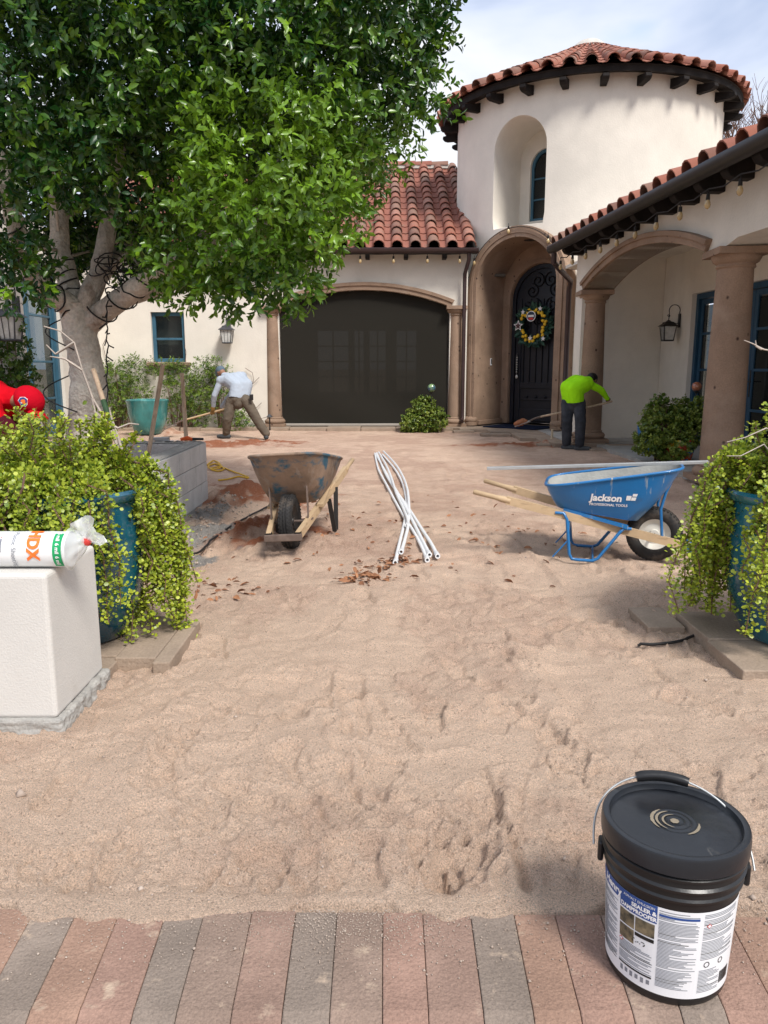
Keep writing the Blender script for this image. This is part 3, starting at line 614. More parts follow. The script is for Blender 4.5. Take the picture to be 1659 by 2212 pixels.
# ------------------------------------------------------------------ rear wing (window, shade screen, tiled roof)
FY = 17.70
rw = thing('house_rear_wing', 'cream stucco wing with tiled roof, small blue window and big black shade screen', 'house', (-2.5, FY, 0))
def FP(u, v, d): return Vector((u, FY+d, v))
SX0, SX1 = AT(607,800,FY).x, AT(968,800,FY).x; sz_s, rise = 2.72, .36
lo, hi = arch_ring(SX0-.02, SX1+.02, sz_s, rise, .17)
wx0, wx1 = AT(326,700,FY).x, AT(398,700,FY).x; wz0, wz1 = AT(360,782,FY).z, AT(360,674,FY).z
hole1 = [(SX0-.02, -.2)]+lo+[(SX1+.02, -.2)]
hole2 = [(wx0, wz0), (wx1, wz0), (wx1, wz1), (wx0, wz1)]
outer = [(-6.7, -.2), (SX0-.02, -.2)]+lo+[(SX1+.02, -.2), (1.86, -.2), (1.86, 3.95), (-6.7, 3.95)]
wl = MB().prism(outer, [hole2], FP, .45).build('wall', m_stucco, rw)
ring_voussoirs(rw, lo, hi, FP, -.07, .30, 7, m_cantera, step=.03)
for cx in (SX0-.17, SX1+.17): column_at(rw, (cx, FY+.06), .07, sz_s+.02, .165, .135)
# window in the wall
wf = MB()
for (a, b_) in (((wx0+.04, wz0), (wx0+.04, wz1)), ((wx1-.04, wz0), (wx1-.04, wz1))): wf.box(((a[0]), FY+.13, (wz0+wz1)/2), (.08, .09, wz1-wz0))
zm = AT(360,732,FY).z
for z, h in ((wz0+.04, .08), (wz1-.04, .08), (zm, .05)): wf.box(((wx0+wx1)/2, FY+.131, z), (wx1-wx0-.164, .085, h))
win = wf.build('window', m_blue, rw, bevel=.006)
for z0, z1 in ((wz0+.085, zm-.028), (zm+.028, wz1-.085)): sub(MB().box(((wx0+wx1)/2, FY+.135, (z0+z1)/2), (wx1-wx0-.166, .008, z1-z0)).build('pane', m_glass, None), win)
sub(MB().box(((wx0+wx1)/2, FY-.04, wz0-.045), (wx1-wx0+.22, .22, .08)).build('sill', m_cantera, None, bevel=.015), win)
rb = MB(); rb.box(((wx0+wx1)/2, FY+.9, 1.6), (1.8, .02, 2.2)); rb.box(((wx0+wx1)/2-.05, FY+.32, zm+.14), (.74, .012, .52))
sub(rb.build('curtain', m_curtain, None), win)
# screen, its bottom rail, and the room behind with daylit rear windows
def scr_y(x, z): return .10+.012*math.sin(3.1*x+.5)+.03*math.exp(-((z-.6)/.5)**2)*math.sin(2.2*x+z*2)
nu, nv = 60, 40; vs = []
for j in range(nv+1):
    for i in range(nu+1):
        u = SX0+(SX1-SX0)*i/nu; c = (SX0+SX1)/2; half = (SX1-SX0)/2+.02; Rr = (half**2+rise**2)/(2*rise); top = sz_s+rise-Rr+math.sqrt(Rr*Rr-(u-c)**2)+.02
        z = .13+(top-.13)*j/nv; vs.append((u, FY+scr_y(u, z), z))
MB().add(vs, [(j*(nu+1)+i, j*(nu+1)+i+1, (j+1)*(nu+1)+i+1, (j+1)*(nu+1)+i) for j in range(nv) for i in range(nu)]).build('shade_screen', m_screen, rw, 60, fix=False)
MB().box(((SX0+SX1)/2, FY+.09, .10), (SX1-SX0-.02, .05, .05)).build('screen_rail', MAT('rail_paint', (.42,.38,.33), .6, .05, 3), rw, bevel=.005)
rwin = [(AT(x0,700,20.8).x, AT(x1,700,20.8).x) for x0, x1 in ((685,752), (765,785), (798,833), (857,900))]
z0r, z1r = .75, 2.35
oh = [[(a, z0r), (b_, z0r), (b_, z1r), (a, z1r)] for a, b_ in rwin]
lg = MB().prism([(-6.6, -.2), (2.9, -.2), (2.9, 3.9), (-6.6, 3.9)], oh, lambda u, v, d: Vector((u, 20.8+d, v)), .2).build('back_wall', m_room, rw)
mu = MB()
for a, b_ in rwin:
    mu.box(((a+b_)/2, 20.9, (z0r+z1r)/2), (.04, .04, z1r-z0r)); 
    for z in (1.15, 1.55, 1.95): mu.box(((a+b_)/2, 20.901, z), (b_-a, .03, .035))
sub(mu.build('glazing_bar', m_room, None), lg)
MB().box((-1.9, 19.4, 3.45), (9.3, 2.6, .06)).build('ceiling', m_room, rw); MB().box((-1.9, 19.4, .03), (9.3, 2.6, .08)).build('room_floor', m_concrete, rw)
# roof
ez = 3.93; sl_ = .55; ru = Vector((1, 0, 0)); rv = Vector((0, 1, sl_)).normalized(); rn = ru.cross(rv); ey = FY-.42; SLn = 5.9; rows = 14
deck = MB().prism([(0, 0), (8.76, 0), (8.76, SLn), (0, SLn)], [], lambda u, v, d: Vector((-6.75, ey+.03, ez-.05))+ru*u+rv*v-rn*d, .09).build('roof', m_beam, rw)
pit = .395; ncol = 16; x0r = 1.86; pm_ = MB()
for c in range(ncol+6):
    x = x0r-pit*c; pan_strip(pm_, Vector((x-pit/2, ey+.02, ez-.02)), ru, rv, rn, SLn, rows, .21)
    for k in range(rows):
        if c >= ncol: pm_.add([Vector((x, ey, ez+.02))+rv*(k*SLn/rows+q_[1])+ru*q_[0]+rn*(q_[2]+.02) for q_ in CAPG], CAPF)
        if c < ncol: tile_at(deck, Vector((x, ey-.01, ez+.005))+rv*(k*SLn/rows+random.uniform(-.012, .012))+rn*.022, ru, rv, rn, 1.0, c+k*2)
sub(stuff(pm_.build('pan_tiles', m_tile, None, 50, fix=False)), deck)
rp_ = Vector((0, ey, ez))+rv*SLn
for c in range(14):
    o = bpy.data.objects.new('ridge_tile', TILE[c % 3]); o.matrix_basis = Matrix.Translation((1.75-.45*c, rp_.y, rp_.z+.05)) @ Matrix.Rotation(PI/2, 4, 'Z'); COL.objects.link(o); o.parent = deck
sub(MB().box((-1.2, rp_.y, rp_.z+.02), (6.3, .2, .11)).build('ridge_mortar', m_ridge, None), deck)
gu = MB()                                                            # half-round gutter
for (a, b_) in (((-5.6, ey-.08, ez-.06), (2.02, ey-.08, ez-.06)),):
    pr_ = [(-.075, .03), (-.085, .02), (-.08, -.03), (-.05, -.07), (.03, -.075), (.07, -.06), (.07, .03), (.055, .03), (.055, -.045), (-.04, -.055), (-.062, -.03), (-.062, .03)]
    vs = [(x, a[1]+p, a[2]+q) for x in (a[0], b_[0]) for p, q in pr_]; n_ = len(pr_)
    gu.add(vs, [tuple(range(n_))[::-1], tuple(range(n_, 2*n_))]+[(i, (i+1) % n_, n_+(i+1) % n_, n_+i) for i in range(n_)])
gut = gu.build('gutter', m_brownmetal, rw, 50)
for x in (-1.2, -.36, .48, 1.32): MB().box((x, FY-.17, ez-.16), (.09, .34, .10)).build('rafter_tail', m_beam, rw, bevel=.006)
dsx = AT(1004,700,FY-.15).x
MB().tube([(dsx+.03, ey-.06, ez-.13), (dsx+.03, ey-.05, ez-.26), (dsx-.02, FY-.16, ez-.52), (dsx-.02, FY-.16, ez-.7), (dsx-.02, FY-.16, .42), (dsx-.02, FY-.17, .26), (dsx-.04, FY-.30, .20)], .043, 10).build('downspout', m_brownmetal, rw, 50)
# ------------------------------------------------------------------ round entry tower
TA = R(40.5); TC = Vector((4.74, 19.43, 0)); TR = 2.99
tw = thing('house_round_tower', 'round cream stucco tower with conical tiled roof and arched niche', 'tower', (TC.x, TC.y, 0), -TA, local=True)
# local frame: x right, y inward (away from the courtyard); the entry is at -y
def TW(th, z, r=TR): return Vector((r*math.sin(th), -r*math.cos(th), z))
ZE = 7.12
def ring_hole(mb, th1, za, zb, outline, center, n=6, nt_=16, nz=18, open_bottom=False):
    """curved wall patch |th|<=th1, za..zb with a hole (outline in arc-length s, z)"""
    rect = []
    if not open_bottom: rect += [(-th1+2*th1*i/nt_, za) for i in range(nt_)]
    rect += [(th1, za+(zb-za)*i/nz) for i in range(nz)] + [(th1-2*th1*i/nt_, zb) for i in range(nt_)] + [(-th1, zb-(zb-za)*i/nz) for i in range(nz+(1 if open_bottom else 0))]
    def hit(th, z):
        dx, dz = th*TR-center[0], z-center[1]; best = None; m = len(outline)
        for i in range(m if not open_bottom else m-1):
            (ax, az), (bx_, bz) = outline[i], outline[(i+1) % m]; ex, ez_ = bx_-ax, bz-az
            den = dx*ez_-dz*ex
            if abs(den) < 1e-12: continue
            t = ((ax-center[0])*ez_-(az-center[1])*ex)/den; s_ = ((ax-center[0])*dz-(az-center[1])*dx)/den
            if t > 0 and -1e-6 <= s_ <= 1+1e-6 and (best is None or t < best): best = t
        t = best if best else .5
        return (center[0]+dx*t, center[1]+dz*t)
    inner = [hit(th, z) for th, z in rect]
    if open_bottom: inner[0] = (outline[0][0], za); inner[-1] = (outline[-1][0], za)
    vs = []
    for (th, z), (s_, zi) in zip(rect, inner):
        for k in range(n+1):
            f = k/n; vs.append(TW(th*(1-f)+(s_/TR)*f, z*(1-f)+zi*f))
    L = len(rect); fs = []
    for i in range(L-1 if open_bottom else L):
        for k in range(n): j = (i+1) % L; fs.append((i*(n+1)+k, i*(n+1)+k+1, j*(n+1)+k+1, j*(n+1)+k))
    mb.add(vs, fs); return inner
mbw = MB(); T1 = R(32)
NH, NZ0, NZ1 = .635, 4.34, 6.52
nich = [(-NH, NZ0), (NH, NZ0)]+[(NH*math.cos(a), NZ1-NH+NH*math.sin(a)) for a in [PI*i/24 for i in range(25)]]
inner = ring_hole(mbw, T1, 4.30, ZE, [p for i, p in enumerate(nich)], (0, 5.4))
PO = 1.10; door_o = [(PO, -.2), (PO, 3.1)]+[(PO*math.cos(a), 3.1+PO*math.sin(a)) for a in [PI*i/24 for i in range(1, 24)]]+[(-PO, 3.1), (-PO, -.2)]
ring_hole(mbw, T1, -.2, 4.30, door_o, (0, 2.0), open_bottom=True)
for k in range(70):                                                   # the rest of the cylinder
    a, b_ = T1+(2*PI-2*T1)*k/70, T1+(2*PI-2*T1)*(k+1)/70
    mbw.add([TW(a, -.2), TW(b_, -.2), TW(b_, ZE), TW(a, ZE)], [(0, 1, 2, 3)])
mbw.build('wall', m_stucco, tw, 40)
# niche lining with a softened edge
ln_ = MB(); ct = (0, 5.4); prof = [(0, 0), (-.012, .03), (-.018, .08), (-.02, .6), (-.02, 1.2)]; vs = []
for (s_, z) in inner:
    for (off, d) in prof:
        dx, dz = s_-ct[0], z-ct[1]; l = math.hypot(dx, dz); p = TW(s_/TR, z); f = 1+off/l
        xx = ct[0]+(p.x-ct[0])*f; zz = ct[1]+(z-ct[1])*f; vs.append(Vector((xx, p.y+d, zz)))
L = len(inner); m = len(prof); ln_.add(vs, [(i*m+k, i*m+k+1, ((i+1) % L)*m+k+1, ((i+1) % L)*m+k) for i in range(L) for k in range(m-1)])
ln_.build('niche', m_stucco, tw, 40)
WH = .36; wz_0, wz_1 = 4.62, 6.12
wh = [(-WH, wz_0), (WH, wz_0)]+[(WH*math.cos(a), wz_1-WH+WH*math.sin(a)) for a in [PI*i/16 for i in range(17)]]
MB().prism([(-.75, 4.2), (.75, 4.2), (.75, 6.7), (-.75, 6.7)], [wh], lambda u, v, d: Vector((u, -TR+1.14+d, v)), .14).build('niche_back', m_stucco, tw)
wfi = [(x*.84, wz_0+.06 if z <= wz_0 else z-(.06 if z > wz_1-WH else 0)) for x, z in wh]
twf = MB().prism(wh, [wfi], lambda u, v, d: Vector((u*.998, -TR+1.20+d, v)), .06)
for z in (5.08, 5.52): twf.box((0, -TR+1.225, z), (.60, .03, .03))
twn = twf.build('window', m_blue, tw)
sub(MB().prism([(x*1.02, z) for x, z in wfi], [], lambda u, v, d: Vector((u, -TR+1.235+d, v)), .008).build('pane', m_glass2, None), twn)
# eave: soffit, fascia ring, rafter tails, cone of tiles
RE = 3.42; RISE = 1.62
so_ = MB().lathe([(TR-.03, ZE-.02), (RE-.10, ZE-.11), (RE-.09, ZE-.02), (RE-.06, ZE+.005), (0.02, ZE+RISE-.05)], 72, mi=0); eave = so_.build('roof', m_beam, tw, 40)
NT = 26
for k in range(NT):
    a = 2*PI*(k+.35)/NT; x, y = math.sin(a), -math.cos(a)
    Tm = Matrix.Rotation(a, 4, 'Z'); mb = MB()
    pts = [(-TR-.40, ZE-.16), (-TR-.41, ZE-.22), (-TR-.37, ZE-.255), (-TR-.30, ZE-.275), (-TR+.06, ZE-.275), (-TR+.06, ZE-.08)]
    mb.prism([(p, q) for p, q in pts], [], lambda u, v, d: Tm @ Vector((-.065+d, u, v-.0)), .13).build('rafter_tail', m_beam, tw, bevel=.008)
COLS, ROWS = 52, 9; slant = math.hypot(RE, RISE); e_ = (slant-.22)/ROWS; pans = MB(); rest = MB()
capg = [(tuple(v.co)) for v in TILE[0].vertices]; capf = [tuple(p.vertices) for p in TILE[0].polygons]
for c in range(COLS):
    a = 2*PI*c/COLS; rad = Vector((math.sin(a), -math.cos(a), 0)); u = Vector((math.cos(a), math.sin(a), 0)); v = (Vector((0, 0, RISE))-rad*RE).normalized(); nr = u.cross(v)
    if nr.z < 0: nr = -nr
    a2 = a+PI/COLS; rad2 = Vector((math.sin(a2), -math.cos(a2), 0)); u2 = Vector((math.cos(a2), math.sin(a2), 0)); v2 = (Vector((0, 0, RISE))-rad2*RE).normalized(); n2_ = u2.cross(v2)
    pan_strip(pans, rad2*(RE+.02)+Vector((0, 0, ZE-.01)), u2, v2, n2_, slant-.25, ROWS, .24, .02)
    wa = (math.degrees(a)+180) % 360-180                              # 0 = entry side
    for k in range(ROWS):
        s_ = k*e_; rr = RE*(1-s_/slant); sx = max(.12, rr/RE*1.02); p = rad*(RE+.03)+Vector((0, 0, ZE+.01))+v*s_+nr*(.024*sx)
        if -72 < wa < 128 and not (k == ROWS-1 and c % 2): 
            tile_at(eave, p, u, v, nr, sx, c+k)
        else: rest.add([p+u*(x*sx)+v*y+nr*(z*sx) for x, y, z in capg], capf)
sub(stuff(pans.build('pan_tiles', m_tile, None, 50, fix=False)), eave); sub(stuff(rest.build('rear_tiles', m_tile, None, 50, fix=False)), eave)
sub(MB().lathe([(.42, ZE+RISE-.17), (.36, ZE+RISE-.06), (.25, ZE+RISE+.02), (.10, ZE+RISE+.075), (.01, ZE+RISE+.09)], 24).build('roof_cap', m_ridge, None, 60), eave)
# stone portal: shift .09 to the right on its own axis
PF = -3.12; PS = .09; PI_, PW = .98, 1.21; SPZ, DEP = 3.12, 1.15
def PP(u, v, d): return Vector((u+PS, PF+d, v))
def arch_poly(w_, zs, zb, n=32, inset=0): return [(-w_, zb)]+[(-w_*math.cos(PI*i/n), zs+w_*math.sin(PI*i/n)) for i in range(n+1)]+[(w_, zb)]
ao, ai = arch_poly(PW, SPZ, .20), arch_poly(PI_, SPZ, .20); am = arch_poly(1.12, SPZ, .20); an = arch_poly(1.05, SPZ, .20)
def jamb(name, o_, i_, d0, d1, cuts, parent=tw):
    n = len(o_)-1; res = []
    for k in range(len(cuts)-1):
        a, b_ = cuts[k], cuts[k+1]; poly = o_[a:b_+1]+i_[a:b_+1][::-1]
        res.append(MB().prism(poly, [], lambda u, v, d: PP(u, v, d0+d), d1-d0).build(name, m_cantera, parent, bevel=.004))
    return res
def split_poly(w_, zs, zb, cuts_z, n=32):
    P = [(-w_, z) for z in cuts_z]+[(-w_*math.cos(PI*i/n), zs+w_*math.sin(PI*i/n)) for i in range(n+1)]+[(w_, z) for z in reversed(cuts_z)]
    return P
cz = [.20, 1.05, 1.95, 2.75]; k0 = len(cz)
cuts = [0, 1, 2, 3, k0, k0+8, k0+16, k0+24, k0+32, k0+33+0, k0+34, k0+35, k0+36]
cuts = sorted(set([c for c in cuts if c <= 2*k0+32]))
mk = lambda w_: split_poly(w_, SPZ, .20, cz)
jamb('portal_stone', mk(PW), mk(1.135), .015, .42, cuts); jamb('portal_moulding', mk(1.134), mk(1.06), -.02, .40, cuts); jamb('portal_stone', mk(1.058), mk(PI_), 0.0, .12, cuts)
# inner vault: jamb panels then barrel
vcut = [0, 1, 2, 3, k0]; Wm = mk(PI_+.05); Wi = mk(PI_+.002)
def vault(i0, i1, name):
    o_, i_ = Wm[i0:i1+1], Wi[i0:i1+1]; poly = o_+i_[::-1]
    MB().prism(poly, [], lambda u, v, d: PP(u, v, .123+d), DEP-.125).build(name, m_cantera, tw, bevel=.003)
for k in range(len(vcut)-1): vault(vcut[k], vcut[k+1], 'jamb_panel'); vault(2*k0+32-vcut[k+1], 2*k0+32-vcut[k], 'jamb_panel')
vault(k0, k0+32, 'vault')
for s_ in (-1, 1):
    bm_ = MB(); bm_.lathe([(.01, .20), (.10, .20), (.135, .18), (.155, .14), (.155, .10), (.14, .08), (.15, .075), (.15, .0)], 20, (s_*1.10+PS, PF+.06, .09)); bm_.build('portal_base', m_cantera, tw, 40)
    MB().box((s_*1.02+PS, PF+.62, .15), (.24, .96, .10)).build('jamb_base', m_cantera, tw, bevel=.01)
MB().lathe([(.001, -.012), (.10, -.012), (.115, 0)], 20, (PS, PF+.55, SPZ+PI_-.005)).build('ceiling_downlight', m_dark, tw)
# inner surround and door
DW, DZS = .72, 2.90; do_ = arch_poly(PI_+.03, SPZ, .10); 
su = MB().prism([(-PI_-.02, .1)]+arch_poly(PI_+.02, SPZ, .1)[1:-1]+[(PI_+.02, .1)], [], lambda u, v, d: PP(u, v, DEP+d), .001)
su = MB(); O_ = arch_poly(PI_+.04, SPZ, .10); I_ = arch_poly(DW+.06, DZS, .10)
for k in range(len(O_)-1): su.prism([O_[k], O_[k+1], I_[k+1], I_[k]], [], lambda u, v, d: PP(u, v, DEP+d), .16)
su.build('door_surround', m_cantera, tw)
O2 = arch_poly(DW+.14, DZS, .10); I2 = arch_poly(DW+.07, DZS, .10); s2_ = MB()
for k in range(len(O2)-1): s2_.prism([O2[k], O2[k+1], I2[k+1], I2[k]], [], lambda u, v, d: PP(u, v, DEP-.03+d), .04)
s2_.build('door_moulding', m_cantera, tw)
dj = DEP+.08; fr = MB(); O3 = arch_poly(DW+.06, DZS, .10); I3 = arch_poly(DW-.03, DZS, .10)
for k in range(len(O3)-1): fr.prism([O3[k], O3[k+1], I3[k+1], I3[k]], [], lambda u, v, d: PP(u, v, dj+d), .10)
fr.build('door_frame', m_iron, tw)
dr = MB(); dr.prism(arch_poly(DW-.03, DZS, .12), [], lambda u, v, d: PP(u, v, dj+.07+d), .05); door = dr.build('front_door', m_iron, tw)
st_ = MB()
for x in (-.62, .62): st_.box((PS+x, PF+dj+.055, 1.55), (.13, .035, 2.80))
for z, h in ((.30, .28), (.98, .14), (.66, .04)): st_.box((PS, PF+dj+.056, z), (1.10, .034, h))
sub(st_.build('door_rail', m_iron, None, bevel=.008), door)
for i in range(7): x = -.48+.16*i; sub(MB().box((PS+x, PF+dj+.05, 1.95), (.022, .022, 1.80 if abs(x) > .4 else 1.95)).build('door_bar', m_iron2, None), door)
for i in range(4): sub(MB().ball((PS-.36+.24*i, PF+dj+.06, .72), .035, 10).build('stud', m_iron2, None, 60), door)
def spiral(cx, cz, r, turns, a0, sgn):
    return [(PS+cx+r*(1-.85*t)*math.cos(a0+sgn*turns*2*PI*t), PF+dj+.045, cz+r*(1-.85*t)*math.sin(a0+sgn*turns*2*PI*t)) for t in [i/30 for i in range(31)]]
for (cx, cz_, r) in ((.0, 3.32, .17), (.30, 3.10, .17), (.42, 2.72, .15), (.20, 2.78, .16), (.44, 2.36, .14), (.16, 2.45, .13)):
    for s_ in (-1, 1):
        sub(MB().tube(spiral(s_*cx if cx else s_*.16, cz_, r, 1.5, PI/2 if s_ > 0 else PI/2, s_), .012, 6).build('scroll', m_iron2, None, 60), door)
sub(MB().tube([(PS-DW+.10, PF+dj+.02, 1.72), (PS-DW+.10, PF+dj-.03, 1.66), (PS-DW+.10, PF+dj-.03, 1.28), (PS-DW+.10, PF+dj+.02, 1.22)], .014, 8).build('handle', m_lamp, None, 60), door)
# ------------------------------------------------------------------ porch wing on the right: arcade, back wall, roof edge
PA = math.atan(.0666); Q0 = Vector((3.68, 13.9, 0)); QD = Vector((.0666, -1, 0)).normalized()          # along the arcade towards the camera
QN = Vector((-QD.y, QD.x, 0))                                                                         # to the right (+x), into the porch
if QN.x < 0: QN = -QN
def QP(u, v, d): return Q0+QD*u+QN*(d-.24)+Vector((0, 0, v))
pw = thing('house_porch_wing', 'cream stucco porch wing with stone columns, arches and tiled eave', 'house', (3.9, 11, 0))
U2 = 4.80; U3 = 9.6; ZS = 2.70
lo1, hi1 = arch_ring(.20, U2-.20, ZS, .36, .15); lo2, hi2 = arch_ring(U2+.20, U3, ZS, .36, .15)
outer = [(-.30, -.2), (.06, -.2), (.06, ZS)]+[(.20, ZS)]+lo1[1:-1]+[(U2-.20, ZS), (U2+.20, ZS), (U2+.45, ZS+.06), (U3, ZS+.06), (U3, 3.62), (-.30, 3.62)]
MB().prism(outer, [], QP, .48).build('wall', m_stucco, pw)
ring_voussoirs(pw, lo1, hi1, QP, -.05, .50, 6, m_cantera, step=.03)
column_at(pw, (*QP(-.0, 0, .24).xy, PA*-1), .08, ZS, .225, .185); column_at(pw, (*QP(U2, 0, .24).xy, -PA), .06, ZS, .235, .195, 40)
ew = MB().prism([(0, -.2), (2.2, -.2), (2.2, 3.5), (0, 3.5)], [], lambda u, v, d: QP(-.75, v, .40+u)+QD*-d, .2).build('porch_end_wall', m_stucco, pw)
BD = 1.80                                                             # porch depth to the back wall
ud0, ud1, zd = .42, 6.6, 2.62
MB().prism([(-.74, -.2), (ud0, -.2), (ud0, zd), (ud1, zd), (ud1, -.2), (9.6, -.2), (9.6, 3.5), (-.74, 3.5)], [], lambda u, v, d: QP(u, v, BD+d), .3).build('porch_back_wall', m_stucco, pw)
MB().prism([(-2.5, .4), (9.6, .4), (9.6, BD+.3), (-2.5, BD+.3)], [], lambda u, v, d: QP(u, 3.36+d, v), .06).build('porch_ceiling', m_stucco, pw)
def french(parent, P, u0, leaves, lw, z0, z1, dep, mats, glass, rails, handle_side=None, name='french_door'):
    for k in range(leaves):
        a = u0+k*lw; b_ = a+lw-.012; mb = MB(); w_ = .085
        def bx_(ua, ub, za, zb, t=.05): mb.prism([(ua, za), (ub, za), (ub, zb), (ua, zb)], [], lambda u, v, d: P(u, v, dep+d), t)
        bx_(a, a+w_, z0, z1); bx_(b_-w_, b_, z0, z1); bx_(a+w_+.001, b_-w_-.001, z0, z0+.20, .048); bx_(a+w_+.001, b_-w_-.001, z1-w_, z1, .048)
        for z in rails: bx_(a+w_+.001, b_-w_-.001, z-.02, z+.02, .046)
        d_ = mb.build(name, mats, parent, bevel=.005); zs = [z0+.20]+list(rails)+[z1-w_]
        for i in range(len(zs)-1):
            p_ = MB().prism([(a+w_, zs[i]+.02), (b_-w_, zs[i]+.02), (b_-w_, zs[i+1]-.02), (a+w_, zs[i+1]-.02)], [], lambda u, v, d: P(u, v, dep+.02+d), .008); sub(p_.build('pane', glass, None), d_)
        if handle_side and k == handle_side[0]:
            uu = a+.04 if handle_side[1] < 0 else b_-.04
            h_ = MB(); h_.prism([(uu-.015, .95), (uu+.015, .95), (uu+.015, 1.35), (uu-.015, 1.35)], [], lambda u, v, d: P(u, v, dep-.008+d), .008)
            h_.tube([P(uu, 1.18, dep-.01), P(uu, 1.18, dep-.06), P(uu+.12*handle_side[1]*-1, 1.18, dep-.06)], .011, 6); sub(h_.build('handle', m_dark, None), d_)
fm_ = MB()
for (a, b_, za, zb) in ((ud0+.002, ud0+.09, .08, zd-.002), (ud0+.09, ud1-.01, zd-.09, zd-.002)): fm_.prism([(a, za), (b_, za), (b_, zb), (a, zb)], [], lambda u, v, d: QP(u, v, BD+.08+d), .12)
fm_.build('door_frame', m_bluedk, pw)
french(pw, QP, ud0+.10, 7, .86, .10, zd-.10, BD+.12, m_bluedk, m_glass2, (.75, 1.35, 1.95), (2, -1))
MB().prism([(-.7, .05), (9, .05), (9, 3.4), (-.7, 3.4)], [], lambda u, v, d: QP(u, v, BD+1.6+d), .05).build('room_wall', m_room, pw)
cu = MB()
for i in range(40):
    for ca in (0,):
        u = 3.2+i*.02; cu.prism([(u, .1), (u+.02, .1), (u+.02, 2.6), (u, 2.6)], [], lambda u_, v, d: QP(u_, v, BD+.55+.05*math.sin(i*1.3)+d), .01)
cu.build('curtain', m_curtain, pw)
# roof edge
EU0, EU1 = -.35, 9.4; eu = QD; 
gfar, gnear = Vector((3.00, 14.2, 3.46)), Vector((3.00+.0785*9.5, 4.7, 3.46)); gd = (gnear-gfar).normalized(); gn = Vector((-gd.y, gd.x, 0)); gn = gn if gn.x > 0 else -gn
ps_ = .36; pv = (gn+Vector((0, 0, ps_))).normalized(); pn = Vector((0, 0, 1)); pn = (pn-pv*pn.dot(pv)).normalized(); GL = (gnear-gfar).length
pdeck = MB().prism([(-.02, .02), (GL, .02), (GL, 5), (-.02, 5)], [], lambda u, v, d: gfar+gd*u+pv*v+pn*(.02-d), .08).build('roof', m_beam, pw)
npc = int(GL/.385); pans2 = MB()
for c in range(npc+1):
    p = gfar+gd*(.12+.385*c)+Vector((0, 0, .07))
    pan_strip(pans2, p+gd*.1925+pv*.02+pn*-.045, -gd, pv, pn, 4.8, 12, .20)
    for k in range(12):
        if k < 3: tile_at(pdeck, p+pv*(k*.40-.04)+pn*.0, -gd, pv, pn, 1.0, c+k)
        else: pans2.add([p+pv*(k*.40)-gd*x+pv*y+pn*(z+.02) for x, y, z in capg], capf)
sub(stuff(pans2.build('pan_tiles', m_tile, None, 50, fix=False)), pdeck)
gp = MB(); pr_ = [(-.09, .045), (-.10, .03), (-.095, -.03), (-.06, -.075), (.02, -.08), (.06, -.06), (.06, .045), (.045, .045), (.045, -.045), (-.045, -.058), (-.075, -.03), (-.075, .045)]
n_ = len(pr_); vs = [gfar+gd*s_-gn*.02*0+gn*(p+.0)+Vector((0, 0, q)) for s_ in (-.12, GL) for p, q in pr_]
gp.add(vs, [tuple(range(n_))[::-1], tuple(range(n_, 2*n_))]+[(i, (i+1) % n_, n_+(i+1) % n_, n_+i) for i in range(n_)])
pg = gp.build('gutter', m_dark, pw, 50)
for c in range(16):
    s_ = .30+.60*c; mb = MB()
    poly = [(.05, -.03), (.05, -.09), (.09, -.14), (.17, -.165), (.62, -.165), (.62, .10), (.05, .0)]
    mb.prism(poly, [], lambda u, v, d: gfar+gd*(s_+d)+gn*u+Vector((0, 0, v)), .15).build('rafter_tail', m_beam, pw, bevel=.008)
dpt = AT(1230,700,15.3).x
pA = gfar+gd*.02+Vector((0, 0, -.08)); pB = Vector((dpt+.0, 15.45, 0))
MB().tube([pA, pA+Vector((0, 0, -.16)), Vector((pA.x*.5+pB.x*.5-.06, 14.6, 3.12)), Vector((pB.x, pB.y-.12, 3.02)), Vector((pB.x, pB.y, 2.86)), Vector((pB.x, pB.y, .3)), Vector((pB.x-.03, pB.y-.1, .2))], .05, 10).build('downspout', m_brownmetal, pw, 50)
# ------------------------------------------------------------------ side wing on the left: tall french doors, ivy wall
LX = -6.4
sw = thing('house_side_wing', 'cream stucco side wing with tall blue glazed doors behind the tree', 'house', (LX, 14, 0))
def LP(u, v, d): return Vector((LX-d, u, v))
dy0, dy1, dz1 = 12.2, 15.62, 3.15
MB().prism([(10.2, -.2), (dy0, -.2), (dy0, dz1), (dy1, dz1), (dy1, -.2), (17.72, -.2), (17.72, 4.0), (10.2, 4.0)], [], LP, .35).build('wall', m_stucco, sw)
fb = MB()
for (a, b_, za, zb) in ((dy1-.10, dy1-.003, .1, dz1-.003), (dy0+.003, dy1-.101, dz1-.10, dz1-.003)): fb.prism([(a, za), (b_, za), (b_, zb), (a, zb)], [], lambda u, v, d: LP(u, v, .06+d), .14)
fb.build('door_frame', m_blue, sw)
french(sw, LP, dy0+.06, 3, 1.085, .08, dz1-.10, .10, m_blue, m_glass, (.80, 1.50, 2.35), (2, -1))
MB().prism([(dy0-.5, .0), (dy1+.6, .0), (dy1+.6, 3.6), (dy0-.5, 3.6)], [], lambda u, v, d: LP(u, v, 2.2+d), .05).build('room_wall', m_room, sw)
MB().prism([(dy0+.1, .1), (dy0+2.0, .1), (dy0+2.0, 3.1), (dy0+.1, 3.1)], [], lambda u, v, d: LP(u, v, .5+d), .02).build('curtain', m_curtain, sw)
ix = AT(30,700,10).x
MB().prism([(ix-3.0, -.2), (ix, -.2), (ix, 4.0), (ix-3.0, 4.0)], [], lambda u, v, d: Vector((u, 10.0+d, v)), .3).build('corner_wall', m_stucco, sw)
